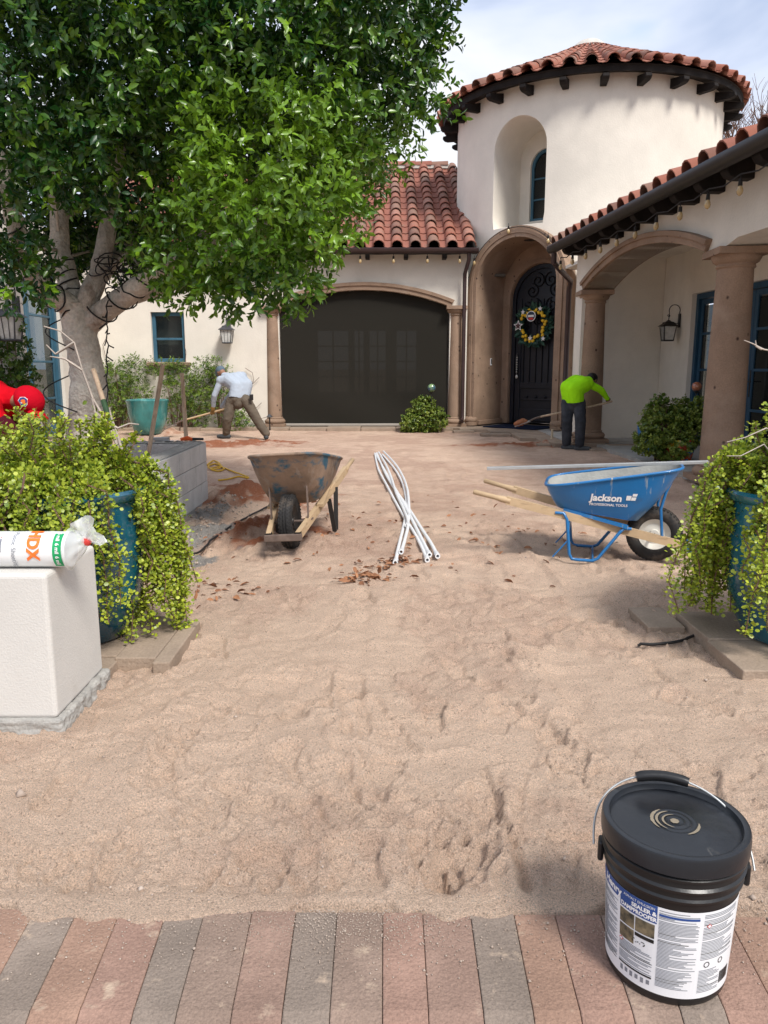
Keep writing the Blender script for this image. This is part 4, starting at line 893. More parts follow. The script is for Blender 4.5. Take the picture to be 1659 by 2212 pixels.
# paved threshold and porch floors
structure(MB().box((4.55, 15.7, .02), (2.5, 4.2, .10)).build('porch_floor', m_concrete)); ef = structure(MB().box((PS, PF+.6, .018), (3.0, 2.5, .10)).build('entry_floor', m_slab)); ef.matrix_world = WM[tw.name]; structure(MB().box((4.6, 9.3, .005), (1.7, 9.4, .10)).build('porch_path', m_concrete))
ed = thing('stone_edging', 'uneven stone edging along the foot of the house', 'edging', (0, 17.3, 0))
def es(x0, x1, y0, y1, z): MB().box(((x0+x1)/2, (y0+y1)/2, z/2-.04), (x1-x0, y1-y0, z+.08)).build('edging_stone', m_slab, ed, bevel=.008)
x = -6.2
while x < 1.5:
    w_ = random.uniform(.42, .95); es(x, min(x+w_, 1.62)-.012, FY-random.uniform(.40, .52), FY+.02, random.uniform(.045, .095)); x += w_
for (x0, x1, y0, y1, z) in ((1.66, 2.2, 16.9, 17.6, .07), (1.5, 1.95, 16.6, 16.88, .05), (2.22, 2.9, 16.1, 17.0, .075), (2.0, 2.6, 15.75, 16.08, .05), (2.62, 3.3, 14.8, 16.08, .06), (2.92, 3.4, 14.3, 14.78, .055), (3.0, 3.9, 13.55, 14.1, .075), (2.75, 2.98, 13.7, 14.28, .04), (3.92, 4.6, 13.35, 13.9, .06), (3.5, 4.3, 12.9, 13.3, .03)): es(x0, x1, y0, y1, z)

# ================================================================== VEGETATION
def lobes_sample(lobes, n, shell=.55):
    """points in a union of ellipsoids, biased to the skin; returns points and outward directions"""
    w_ = np.array([l[3]**2 for l in lobes]); ch = RNG.choice(len(lobes), n, p=w_/w_.sum())
    C = np.array([l[:3] for l in lobes])[ch]; r = np.array([l[3] for l in lobes])[ch]; sq = np.array([l[4] if len(l) > 4 else 1.0 for l in lobes])[ch]
    d = unit(RNG.normal(size=(n, 3))); q = shell+(1-shell)*RNG.random(n)**.7; q *= 1+.16*np.sin(d[:, 0]*7+C[:, 2]*3)*np.cos(d[:, 2]*6+C[:, 0]*4)
    P = C+d*(r*q)[:, None]*np.column_stack([np.ones(n), np.ones(n), sq])
    inside = np.zeros(n)                                             # drop most points buried deep in other lobes
    for l in lobes: inside = np.maximum(inside, 1-np.linalg.norm((P-np.array(l[:3]))/np.array([1, 1, l[4] if len(l) > 4 else 1.0]), axis=1)/l[3])
    return P, d, inside
def sprigs(P, D, per, twig, L, aspect, up=.3, spread=.9, droop=0.0):
    """each point grows a short twig bearing leaves; returns leaf P, T, N, length"""
    n = len(P); A = unit(D+RNG.normal(0, .45, (n, 3))+np.array([0, 0, up-droop])); X = unit(np.cross(A, RNG.normal(size=(n, 3)))); Y = np.cross(A, X)
    k = np.arange(per); ang = k*2.4; s = (k+.5)/per
    ca, sa = np.cos(ang), np.sin(ang); out = X[:, None, :]*ca[None, :, None]+Y[:, None, :]*sa[None, :, None]
    pos = P[:, None, :]+A[:, None, :]*(s[None, :, None]*twig)
    T = unit(A[:, None, :]*(1-spread*.6+.5*s[None, :, None])+out*spread+RNG.normal(0, .38, (n, per, 3))-np.array([0, 0, droop])*.5)
    N = unit(A[:, None, :]*.9+RNG.normal(0, .35, (n, per, 3))+np.array([0, 0, .35])-T*.2)
    Ls = (L*RNG.uniform(.65, 1.15, (n, per))*(.75+.25*np.sin(s*PI)[None, :]))
    return pos.reshape(-1, 3), T.reshape(-1, 3), N.reshape(-1, 3), Ls.ravel(), np.repeat(np.arange(n), per)

# ------------------------------------------------------------------ the ficus
tree = thing('ficus_tree', 'large leafy ficus tree with pale trunk growing in the block planter', 'tree', (-2.73, 6.9, .2))
TB = Vector((-2.75, 6.9, .15))
def limb(mb, pts, r): 
    pts = [Vector(p) for p in pts]; fine = []; rr = []
    for i in range(len(pts)-1):
        for k in range(5):
            t = k/5; p0, p1, p2, p3 = pts[max(i-1, 0)], pts[i], pts[i+1], pts[min(i+2, len(pts)-1)]
            fine.append(.5*((2*p1)+(p2-p0)*t+(2*p0-5*p1+4*p2-p3)*t*t+(3*p1-p0-3*p2+p3)*t**3)); rr.append(r[i]+(r[i+1]-r[i])*t)
    fine.append(pts[-1]); rr.append(r[-1])
    fine = [p+Vector((random.gauss(0, .006), random.gauss(0, .006), 0)) for p in fine]; rr = [x*random.uniform(.96, 1.05) for x in rr]
    mb.tube(fine, rr, 14); return fine
tk = MB(); Yt = 6.9
limb(tk, [(-2.79, Yt, .12), AT(193,880,Yt), AT(185,790,Yt), AT(172,710,Yt), AT(165,655,Yt)], [.22, .165, .145, .145, .135])
trunk = tk.build('trunk', m_bark, tree, 60)
def branch(pts, r):
    mb = MB(); f = limb(mb, pts, r); sub(mb.build('branch', m_bark, None, 60), trunk); return f
BR = [branch([AT(172,700,Yt), AT(150,660,Yt-.05), AT(95,625,Yt-.2), AT(55,560,Yt-.4), AT(30,470,Yt-.6), AT(8,380,Yt-.7), AT(-20,280,Yt-.7)], [.11, .105, .085, .075, .07, .065, .05]),
      branch([AT(168,690,Yt), AT(150,620,Yt+.1), AT(132,540,Yt+.15), AT(125,440,Yt+.2), AT(120,300,Yt+.3)], [.11, .095, .085, .075, .05]),
      branch([AT(180,690,Yt), AT(205,610,Yt), AT(225,540,Yt+.05), AT(240,440,Yt+.1), AT(260,300,Yt)], [.10, .085, .075, .065, .04]),
      branch([AT(190,700,Yt), AT(250,655,Yt-.1), AT(300,620,Yt-.25), AT(350,580,Yt-.4), AT(430,530,Yt-.6), AT(560,460,Yt-.8)], [.10, .09, .085, .07, .06, .04]),
      branch([AT(195,705,Yt+.05), AT(262,650,Yt+.15), AT(322,628,Yt+.15), AT(400,590,Yt+.1), AT(520,520,Yt), AT(700,420,Yt)], [.08, .08, .075, .06, .055, .035]),
      branch([AT(178,690,Yt+.1), AT(215,600,Yt+.5), AT(265,540,Yt+.9), AT(330,470,Yt+1.2)], [.09, .08, .07, .05])]
# dark string-light wire wound round the trunk and limbs
wire = MB()
for f, r_, t0, turns in ((BR[0], .125, 1, 6), (BR[1], .115, 3, 5), (BR[3], .115, 3, 5)):
    pts = []
    for i in range(90):
        t = i/89; j = min(int(t*(len(f)*.6))+1, len(f)-2); p = f[j]+(f[j+1]-f[j])*((t*len(f)*.6) % 1); a = t*turns*2*PI; x, y, z = frame_z(f[j+1]-f[j]); rad = r_*(1-.42*t)
        pts.append(p+x*math.cos(a)*rad+y*math.sin(a)*rad)
    wire.tube(pts, .007, 5)
tw_pts = [AT(165,655,Yt)+Vector((0,-.2,0))]
for i in range(60):
    t = i/59; z = 2.0-1.35*t; a = t*5*PI; wire.tube if False else tw_pts.append(Vector((-2.79+.04*math.sin(t*9)+.19*math.cos(a), Yt+.19*math.sin(a), z)))
wire.tube(tw_pts[1:], .006, 5)
dn = [AT(700/2.369*1.0*0+232+random.uniform(-3, 3), y, Yt-.25) for y in range(650, 900, 12)]; wire.tube(dn, .006, 5)
for i in range(16): p = dn[i % len(dn)]; wire.tube([p, p+Vector((random.uniform(-.06, .06), random.uniform(-.05, 0), random.uniform(-.05, .01)))], .006, 4)
nest = AT(262,600,Yt-.15)                                            # tangled bundle of spare wire in the fork
for i in range(16):
    c = nest+Vector((random.gauss(0, .10), random.gauss(0, .06), random.gauss(0, .11))); rr = random.uniform(.05, .12); n_ = Vector((random.gauss(0, 1), random.gauss(0, 1), random.gauss(0, 1))).normalized(); x, y, z = frame_z(n_)
    wire.tube([c+x*rr*math.cos(a)+y*rr*.7*math.sin(a) for a in [2*PI*k/12 for k in range(12)]], .006, 4, closed=True)
tag(wire.build('tree_light_wire', m_cord), 'dark wire of small lights wound around the tree trunk and limbs', 'light wire')
LB = []
def lob(x, y, Y, r, sq=1.0): p = AT(x, y, Y); LB.append((p.x, p.y, p.z, max(.16, r-.17), sq))
lob(110,130,5.8,.95); lob(20,250,5.9,.75); lob(10,500,6.0,.42); lob(60,585,6.1,.30); lob(330,140,6.4,1.0); lob(300,330,6.3,.80); lob(150,370,7.6,.70); lob(270,-120,6.3,1.2); lob(560,-120,6.2,1.2); lob(780,-100,6.4,1.0)
lob(560,170,6.1,.95); lob(750,150,6.3,.90); lob(825,130,6.6,.62); lob(842,40,6.6,.64); lob(868,200,6.8,.24); lob(810,255,6.6,.28); lob(700,285,6.2,.48); lob(590,370,5.7,.80); lob(640,400,5.9,.62); lob(520,470,5.7,.62); lob(620,500,5.6,.58); lob(560,575,5.6,.34)
lob(40,600,6.0,.40); lob(400,600,5.9,.36); lob(455,622,5.8,.33); lob(540,625,5.7,.34); lob(600,618,5.7,.34); lob(350,590,6.1,.33); lob(430,520,5.9,.52); lob(470,590,5.8,.28); lob(650,520,5.9,.34); lob(390,560,6.0,.36); lob(635,600,5.75,.22)
lob(300,40,7.6,1.5); lob(550,100,7.8,1.5); lob(100,100,7.6,1.4); lob(420,330,7.9,1.3); lob(150,330,8.0,1.2); lob(650,250,7.6,1.2); lob(260,430,8.0,.95); lob(60,470,7.7,.75); lob(560,430,7.5,.8); lob(400,480,7.6,.55); lob(120,530,8.1,.5); lob(250,540,8.2,.45); lob(350,560,7.3,.35)
LB += [(-2.2, 6.4, 5.7, 1.6), (-.6, 6.6, 5.4, 1.2), (-3.8, 6.6, 5.3, 1.5), (-4.2, 6.8, 4.2, 1.2), (-4.4, 7.2, 3.2, .9)]
P, D, ins = lobes_sample(LB, 21000, .60); k = (ins < .42) | (RNG.random(len(P)) < .15); P, D = P[k], D[k]
fill, fd, _ = lobes_sample([l for l in LB], 3500, .0); P = np.concatenate([P, fill]); D = np.concatenate([D, fd])
pos, T, Nn, Ls, own = sprigs(P, D, 8, .15, .078, .45, .15, .85, .25)
clump = .5+.5*np.sin(P[:, 0]*3.1+1)*np.cos(P[:, 2]*3.3)*np.cos(P[:, 1]*2.3)
lit_tone = np.clip(.62*np.clip((P[:, 0]+2.3)/1.2, 0, 1)*np.clip((3.6-P[:, 2])/1.0+.2, 0, 1)*(.15+clump)*1.25+RNG.normal(.07, .11, len(P)), 0, .9)      # sunlit side painted into the leaf tint, paler low on the right
lit_tone = np.where(RNG.random(len(P)) < .05, .85, lit_tone)
tip = np.tile((np.arange(8) >= 6)*.16, len(P)); tint = np.clip(lit_tone[own]+tip+RNG.normal(0, .06, len(own)), 0, 1)
d2 = pos[:, 1]-.2*pos[:, 2]; vis = (np.abs(pos[:, 0]/pos[:, 1]) < .52)&(pos[:, 2]-EYE < .48*pos[:, 1])
cand = np.where(vis & (Ls > .066))[0]; cand = cand[np.argsort(pos[cand, 1])][:300]; big = np.zeros(len(pos), bool); big[cand] = True
V, idx, s_, t_ = leaf_arrays(pos[~big], T[~big], Nn[~big], Ls[~big], Ls[~big]*.46, LEAF, LEAF_F, tint[~big])
stuff(fastmesh('crown', V, idx, s_, m_ficus, tree, False, {'tint': t_}))
leafme = []
for v in range(5):
    me = bpy.data.meshes.new('leaf'); me.from_pydata([tuple(p*np.array([1, .46, 1])) for p in LEAF], [], LEAF_F); at = me.attributes.new('tint', 'FLOAT', 'POINT'); at.data.foreach_set('value', np.full(7, .10+.15*v, dtype=np.float32)); me.materials.append(m_ficus); leafme.append(me)
for i in cand:
    t = Vector(T[i]).normalized(); b_ = Vector(np.cross(Nn[i], T[i])).normalized(); n_ = t.cross(b_)
    o = bpy.data.objects.new('leaf', leafme[int(min(4, tint[i]*5.5))]); L = Ls[i]; p = pos[i]
    o.matrix_basis = Matrix(((t.x*L, b_.x*L, n_.x*L, p[0]), (t.y*L, b_.y*L, n_.y*L, p[1]), (t.z*L, b_.z*L, n_.z*L, p[2]), (0, 0, 0, 1))); link(o, tree, INV[tree.name])
tg = MB()                                                            # twigs through the crown
for i in range(80):
    f = BR[i % 6]; a = f[random.randint(len(f)//3, len(f)-1)]; j = random.randrange(len(P)); c = Vector(P[j])
    if (c-a).length < 1.5: tg.tube([a, a.lerp(c, .5)+Vector((0, 0, .08)), c], [.016, .009, .003], 5)
stuff(tg.build('twigs', m_bark, tree, 60))

# ------------------------------------------------------------------ tall glazed pots with trailing elephant bush
POTP = [(0, .02), (.19, .0), (.215, .012), (.26, .10), (.305, .24), (.33, .40), (.335, .55), (.325, .66), (.325, .70), (.35, .715), (.355, .745), (.34, .76), (.305, .755), (.30, .70), (.30, .60), (.01, .60)]
def tall_pot(label, x, y, z):
    o = MB().lathe(POTP, 40, (x, y, z)).build('plant_pot', m_potblue, None, 50); tag(o, label, 'pot', 'tall blue pots'); return o
tall_pot('tall deep blue glazed pot behind the white wall end', -1.53, 3.74, .046); tall_pot('tall deep blue glazed pot beside the blue wheelbarrow', 2.06, 3.74, .032)
def trailing_bush(name, label, c, n_stems, reach, drop, leaf, dens, mat, group, top=.35, dirs=None, seed=1, hang=(.2, 1.0)):
    rnd = random.Random(seed); root = thing(name, label, 'plant', c, group=group); st = MB(); LPn, LT, LN, LL, LC = [], [], [], [], []
    for i in range(n_stems):
        if i == 0: fan = [rnd.uniform(0, 2*PI) for _ in range(26)]
        a = rnd.choice(fan)+rnd.gauss(0, .10)
        h = top*rnd.uniform(.15, 1.0); out = reach*rnd.uniform(.45, 1.0); dr = drop*rnd.uniform(*hang); kind = rnd.random()
        p0 = Vector((c[0]+math.cos(a)*rnd.uniform(0, .22), c[1]+math.sin(a)*rnd.uniform(0, .22), c[2]-.05)); d = Vector((math.cos(a), math.sin(a), 0))
        if kind < .22: pts = [p0+d*(out*.35*t)+Vector((0, 0, (h+.10)*t*1.15)) for t in [k/6 for k in range(7)]]
        else:
            pts = []
            for k in range(13):
                t = k/12; pts.append(p0+d*(out*(1-(1-t)**1.9))+Vector((0, 0, h*math.sin(min(1, t*1.9)*PI/2*1.0)*(1-t**2)+.06*(1-t)-dr*t**2.0)))
        wob = [Vector((rnd.gauss(0, .018), rnd.gauss(0, .018), rnd.gauss(0, .012))) for _ in pts]; pts = [p+w_*min(1, k*.4) for k, (p, w_) in enumerate(zip(pts, wob))]
        st.tube(pts, [.006*(1-.75*k/len(pts))+.0012 for k in range(len(pts))], 5)
        tot = sum((pts[k+1]-pts[k]).length for k in range(len(pts)-1)); m = int(tot*dens)
        for q_ in range(m):
            u = rnd.uniform(.10, 1)*(len(pts)-1); k = min(int(u), len(pts)-2); p = pts[k].lerp(pts[k+1], u-k); ax = (pts[k+1]-pts[k]).normalized()
            side = Vector((rnd.gauss(0, 1), rnd.gauss(0, 1), rnd.gauss(.25, 1))); side = (side-ax*side.dot(ax)).normalized()
            br = rnd.random() ** 2*.05
            p = p+side*br
            LPn.append(p); LT.append(side+ax*.35+Vector((0, 0, .25))); LN.append(Vector((rnd.gauss(0, .5), rnd.gauss(-.25, .5), 1))+ax*.6); LL.append(leaf*rnd.uniform(.5, 1.4)); LC.append(rnd.gauss(.5, .26)+(.15 if u > .7*len(pts) else 0))
    st.build('stems', m_stem, root, 60)
    A_ = lambda q: np.array([tuple(v) for v in q]); L_ = np.array(LL)
    V, idx, s_, t_ = leaf_arrays(A_(LPn), A_(LT), A_(LN), L_, L_*.92, ROUND, ROUND_F, np.clip(np.array(LC), 0, 1))
    stuff(fastmesh('leaves', V, idx, s_, mat, root, False, {'tint': t_})); return root
trailing_bush('trailing_plant', 'bright yellow green trailing plant spilling over the pot behind the white wall end', (-1.56, 3.74, .75), 240, .40, .72, .0165, 800, m_bush, 'trailing plants in the tall pots', .32, None, 3)
trailing_bush('trailing_plant', 'bright yellow green trailing plant spilling over the pot beside the blue wheelbarrow', (2.10, 3.76, .80), 190, .43, .74, .0165, 800, m_bush, 'trailing plants in the tall pots', .30, None, 8)
trailing_bush('trailing_plant', 'bright mounded plant filling the near corner of the block planter', (-2.35, 4.15, .55), 160, .52, .45, .0165, 720, m_bush, None, .30, None, 12)
# bare twigs sticking out of the plants
def bare_shrub(name, label, segs, r=.007, leaves=(), lm=m_vine, mt=m_twig):
    root = thing(name, label, 'shrub', segs[0][0]); mb = MB()
    for s_ in segs: mb.tube([Vector(p) for p in s_], [r*(1-.6*i/(len(s_)-1)) for i in range(len(s_))], 6)
    mb.build('branches', mt, root, 60)
    if leaves:
        P_ = np.array([tuple(p) for p, _ in leaves]); nL = len(P_); L_ = np.array([l for _, l in leaves])
        V, idx, s_, t_ = leaf_arrays(P_, RNG.normal(size=(nL, 3))+np.array([0, 0, -.3]), RNG.normal(0, .5, (nL, 3))+np.array([0, -.5, .7]), L_, L_*.6, LEAF, LEAF_F, RNG.uniform(.2, .9, nL)); fastmesh('leaves', V, idx, s_, lm, root, False, {'tint': t_})
Yb = 5.7; q_ = lambda x, y, dY=0: AT(x, y, Yb+dY)
sg = [[AT(262,985,Yb), q_(238,925), q_(200,860), q_(178,800), q_(160,740), q_(130,715), q_(95,705)], [q_(178,800), q_(140,775), q_(108,770)], [q_(160,740), q_(120,765), q_(100,745)], [q_(200,860), q_(205,890), q_(240,915)], [q_(226,910), q_(255,925), q_(280,915), q_(300,917)], [AT(258,985,Yb), q_(246,930), q_(222,905), q_(196,850)], [AT(268,985,Yb), q_(252,935), q_(240,900), q_(236,880)]]
bare_shrub('bare_rose_bush', 'leafless grey thorny branches in front of the tree trunk', sg, .012, [(q_(202,870), .07), (q_(188,866), .05), (q_(205,925), .07), (q_(232,935), .08), (q_(240,925), .07), (q_(215,930), .07), (q_(228,940), .07)])
Yb = 4.0
bare_shrub('bare_twig_stump', 'cut grey twigs with a few leaves poking from the trailing plant', [[AT(112,1040,Yb), q_(105,985), q_(92,960), q_(92,925), q_(88,905)], [q_(110,1000), q_(116,975), q_(115,960)], [q_(100,975), q_(78,985), q_(62,960), q_(52,950)], [q_(92,1000), q_(74,980), q_(60,970)]], .011,
           [(q_(60,958), .05), (q_(70,962), .05), (q_(66,970), .045), (q_(108,985), .06), (q_(55,966), .05)])
Yb = 3.7
bare_shrub('bare_twig', 'pale bare twig reaching out of the plant in front of the stone column', [[AT(1690,1010,Yb), q_(1650,960), q_(1600,985), q_(1570,985)], [AT(1680,760,Yb), q_(1650,755), q_(1625,742), q_(1607,735)], [q_(1645,755), q_(1633,748), q_(1632,735)], [AT(1690,940,Yb), q_(1655,925), q_(1610,945), q_(1570,955)], [AT(1700,1020,Yb), AT(1690,900,Yb), AT(1680,760,Yb)]], .005)

# ------------------------------------------------------------------ wall plants
def leafy_mass(name, label, lobes, n, per, twig, leaf, asp, mat, group=None, shell=.4, tint=(.4, .2), stems=None, droop=.1, parent_loc=None):
    c = parent_loc or (lobes[0][0], lobes[0][1], 0); root = thing(name, label, 'plant', c, group=group)
    P, D, ins = lobes_sample(lobes, n, shell); k = (ins < .5) | (RNG.random(n) < .4); P, D = P[k], D[k]; P[:, 2] = np.maximum(P[:, 2], .04)
    pos, T, Nn, Ls, own = sprigs(P, D, per, twig, leaf, asp, .25, .9, droop); pos[:, 2] = np.maximum(pos[:, 2], .02)
    tn = np.clip(RNG.normal(tint[0], tint[1], len(P))[own]+RNG.normal(0, .08, len(own)), 0, 1)
    V, idx, s_, t_ = leaf_arrays(pos, T, Nn, Ls, Ls*asp, LEAF, LEAF_F, tn); stuff(fastmesh('foliage', V, idx, s_, mat, root, False, {'tint': t_}))
    mb = MB()
    for i in range(26):
        j = random.randrange(len(P)); b_ = Vector((P[j][0]*.4+c[0]*.6, P[j][1]*.5+c[1]*.5, .0)); mb.tube([b_, b_.lerp(Vector(P[j]), .5)+Vector((.02, 0, .05)), Vector(P[j])], [.012, .008, .004], 5)
    for s2 in (stems or []): mb.tube([Vector(p) for p in s2], .006, 5)
    mb.build('stems', m_stem, root, 60); return root
def wl_(x, y, r, dY=-.25, sq=1.0): p = AT(x, y, FY+dY); return (p.x, p.y, p.z, r, sq)
fy = FY-.06; F_ = lambda x, y: AT(x, y, fy)
leafy_mass('wall_vine', 'green climbing vine on the rear wall left of the teal pot', [wl_(250,815,.36), wl_(255,860,.40), wl_(245,905,.34), wl_(290,800,.30), wl_(300,850,.28), wl_(232,800,.22)], 1000, 8, .13, .058, .42, m_vine, 'vines on the rear wall', .15, (.5, .24), [[F_(228,770), F_(222,745), F_(232,725)], [F_(290,790), F_(310,775), F_(335,790)]])
leafy_mass('wall_vine', 'green climbing vine below the window behind the wooden post', [wl_(375,805,.30), wl_(400,840,.42), wl_(430,850,.42), wl_(390,885,.36), wl_(345,795,.20), wl_(440,800,.28), wl_(425,900,.26)], 1050, 8, .13, .058, .42, m_vine, 'vines on the rear wall', .15, (.5, .24), [[F_(400,790), F_(402,760), F_(398,745)]])
leafy_mass('wall_vine', 'thin vine on the rear wall behind the man in grey', [wl_(475,815,.30), wl_(482,855,.32), wl_(500,900,.34), wl_(530,905,.24), wl_(460,790,.18)], 560, 8, .13, .058, .42, m_vine, 'vines on the rear wall', .12, (.5, .24),
           [[F_(540,850), F_(548,820), F_(545,805), F_(530,795)], [F_(545,830), F_(560,815)], [F_(540,860), F_(550,890), F_(560,905), F_(580,900), F_(585,890)], [F_(550,885), F_(565,870)], [F_(470,790), F_(468,770)]])
iy = 9.86; I_v = lambda x, y, r: (AT(x, y, iy).x, iy+.05, AT(x, y, iy).z, r, 1.0)
leafy_mass('ivy', 'dark green ivy hanging on the corner wall beside the lantern', [I_v(18,720,.18), I_v(20,770,.24), I_v(26,820,.28), I_v(30,870,.30), I_v(0,800,.3), I_v(10,870,.32), I_v(14,920,.35), I_v(34,905,.25), I_v(0,950,.35), I_v(-25,880,.35)], 1500, 8, .08, .055, .6, m_vine, None, .5, (.22, .15), None, .3)
def gl(x, y, r, Y, sq=1.0): p = AT(x, y, Y); return (p.x, Y, p.z, r, sq)
leafy_mass('round_shrub', 'rounded green shrub beside the screen and stone column', [gl(915,905,.34,17.0,.9), gl(890,915,.24,16.9,.8), gl(940,905,.26,17.0,.9), gl(915,880,.22,17.0)], 1500, 8, .07, .048, .8, m_bush2, None, .5, (.42, .22), None, .25)
leafy_mass('broad_shrub', 'wide green shrub around the painted pot at the porch column', [gl(1440,930,.36,11.2,.85), gl(1480,925,.34,11.2,.9), gl(1405,955,.22,11.0,.7), gl(1450,965,.28,10.9,.6), gl(1425,905,.24,11.3), gl(1490,895,.24,11.3)], 2000, 8, .07, .042, .85, m_bush2, None, .5, (.45, .22), [[AT(1430,900,11.2), AT(1418,880,11.2), AT(1424,855,11.2)], [AT(1440,900,11.2), AT(1434,870,11.2), AT(1437,860,11.2)]], .25)
leafy_mass('leafy_sprout', 'small sprout with broad dark leaves above the wide shrub', [gl(1425,868,.09,11.2), gl(1432,885,.10,11.2)], 26, 6, .06, .08, .6, m_vine, None, .2, (.3, .15), None, .1, (AT(1428,900,11.2).x, 11.2, .3))
# ------------------------------------------------------------------ leafless tree behind the porch roof
bt = thing('bare_tree', 'leafless grey tree beyond the porch roof', 'tree', (12.3, 27, 0)); bm_ = MB(); rb_ = random.Random(4)
def grow(p, d, L, r, dep):
    e_ = p+d*L; bm_.tube([p, p.lerp(e_, .5)+Vector((rb_.gauss(0, .04), rb_.gauss(0, .04), 0))*L, e_], [r, r*.8, r*.6], 5)
    if dep == 0: return
    for k in range(3 if dep > 2 else 2+(rb_.random() < .5)):
        nd = (d+Vector((rb_.gauss(0, .45), rb_.gauss(0, .45), rb_.gauss(.12, .25)))).normalized(); grow(e_, nd, L*rb_.uniform(.62, .85), r*.62, dep-1)
b0 = Vector((12.3, 27, -.2)); tb = MB().tube([b0, b0+Vector((.05, 0, 3)), b0+Vector((-.05, 0, 5.6))], [.22, .17, .14], 10).build('trunk', m_twig, bt, 60)
for k in range(5): grow(b0+Vector((-.05, 0, 5.5)), Vector((rb_.gauss(0, .35), rb_.gauss(0, .35), 1)).normalized(), 1.5, .08, 5)
bm_.build('crown', m_stem, bt, 60)

# ================================================================== OBJECTS
# ------------------------------------------------------------------ wall lanterns
def lantern(label, loc, rz, s=1.0, mt=m_lamp):
    t = thing('wall_lantern', label, 'lantern', loc, rz, 'wall lanterns', local=True)      # wall behind at +y
    def sc(p): return tuple(c*s for c in p)
    MB().box(sc((0, -.015, .02)), sc((.11, .03, .30))).build('back_plate', mt, t, bevel=.008)
    a = MB(); pts = []
    for i in range(24): q = i/23; an = -PI*.15+PI*1.25*q; pts.append(sc((0, -.13+.12*math.cos(an), .24+.12*math.sin(an))))
    a.tube(pts, .010*s, 6); a.tube([sc((0, -.02, .05)), sc((0, -.02, .20))], .010*s, 6)
    a.tube([sc((0, -.25-.035*math.cos(k*.45)*(1-k/22)*1.0, .12+.035*math.sin(k*.45)*(1-k/22))) for k in range(20)], .007*s, 5)
    a.tube([sc((0, -.24, .20)), sc((0, -.25, .02))], .009*s, 6); a.tube([sc((0, -.03, -.05)), sc((0, -.16, -.02)), sc((0, -.25, .0))], .008*s, 6); a.build('scroll_arm', mt, t, 60)
    c = (0, -.25)
    def ring(w_, z): return [sc((c[0]+x*w_, c[1]+y*w_, z)) for x, y in ((-1,-1),(1,-1),(1,1),(-1,1))]
    def frust(mb, secs):
        b = len(mb.v); vs = [p for w_, z in secs for p in ring(w_, z)]; n = len(secs)
        mb.add(vs, [(3,2,1,0), tuple(4*(n-1)+i for i in range(4))]+[(4*k+i, 4*k+(i+1) % 4, 4*k+4+(i+1) % 4, 4*k+4+i) for k in range(n-1) for i in range(4)])
    r_ = MB(); frust(r_, [(.175, -.105), (.165, -.09), (.10, -.04), (.095, -.015), (.05, .0), (.02, .03)]); r_.build('lantern_roof', mt, t)
    f = MB()
    for x, y in ((-1,-1),(1,-1),(1,1),(-1,1)): f.bar(sc((x*.135, c[1]+y*.135, -.11)), sc((x*.10, c[1]+y*.10, -.40)), .016*s, .016*s)
    for x in (-1, 1): f.bar(sc((x*.045, c[1]-.133, -.11)), sc((x*.035, c[1]-.101, -.40)), .007*s, .007*s)
    frust(f, [(.10, -.425), (.112, -.41), (.108, -.395)]); f.build('lantern_cage', mt, t)
    g = MB(); frust(g, [(.094, -.395), (.128, -.11)]); g.build('lantern_glass', m_lampglass, t); return t
p = AT(490,728,FY-.25); lantern('pewter lantern on the rear wall between the window and the screen', (p.x, FY, p.z+.25), 0, .92)
p = AT(20,712,9.75); lantern('pewter lantern on the corner wall above the ivy', (p.x, 10.0, p.z+.25), 0, .92)
uq = None
for uu in [i*.01 for i in range(0, 200)]:
    w_ = QP(uu, 0, BD-.22); 
    if (w_.x/w_.y*1.02*F+CX) > 1436: uq = uu; break
w_ = QP(uq, AT(1436,722,QP(uq,0,BD-.22).y).z+.22, BD); lantern('black lantern with scroll arm on the porch wall beside the blue doors', w_, -PI/2-PA*0, .80, m_lampdk)

# ------------------------------------------------------------------ string lights
def string_light(label, pts, bulbs, hang=.10, cord=m_cord):
    t = thing('string_light', label, 'string light', pts[0], group='outdoor string lights'); MB().tube(pts, .008, 5).build('cord', cord, t, 60)
    for b_ in bulbs:
        b_ = Vector(b_); MB().lathe([(.006, .0), (.006, -.05), (.020, -.055), (.024, -.11), (.018, -.115)], 8, b_).build('socket', m_cord, t, 60)
        MB().lathe([(.016, -.11), (.030, -.14), (.034, -.165), (.028, -.19), (.010, -.207), (.001, -.209)], 10, b_).build('bulb', m_bulb, t, 60)
zs = 3.93-.10; yy_ = ey-.02; xs = [AT(x,560,yy_).x for x in (778,850,923,993)]
string_light('string of small bulbs hung along the rear gutter', [(-4.2, yy_, zs-.02)]+[q_ for i, x in enumerate(xs) for q_ in ((x-.3, yy_, zs-.05), (x, yy_, zs-.04))]+[(1.95, yy_, zs)], [(x, yy_, zs-.03) for x in xs])
bp_ = [gfar+gd*(.10+.66*i)+gn*.10+Vector((0, 0, -.17)) for i in range(14)]
string_light('string of small bulbs hung under the porch gutter', [q_ for b_ in bp_ for q_ in (b_, b_+gd*.33+Vector((0, 0, -.045)))], bp_)
TM = WM[tw.name]; pts = [TM @ Vector((PS+1.17*math.cos(a), PF-.04, SPZ+1.17*math.sin(a))) for a in [R(178-7*i) for i in range(22)]]
string_light('string of small bulbs draped over the entry arch', pts, [TM @ Vector((PS+1.17*math.cos(R(a)), PF-.045, SPZ+1.17*math.sin(R(a))+.10)) for a in (150, 98, 48)])

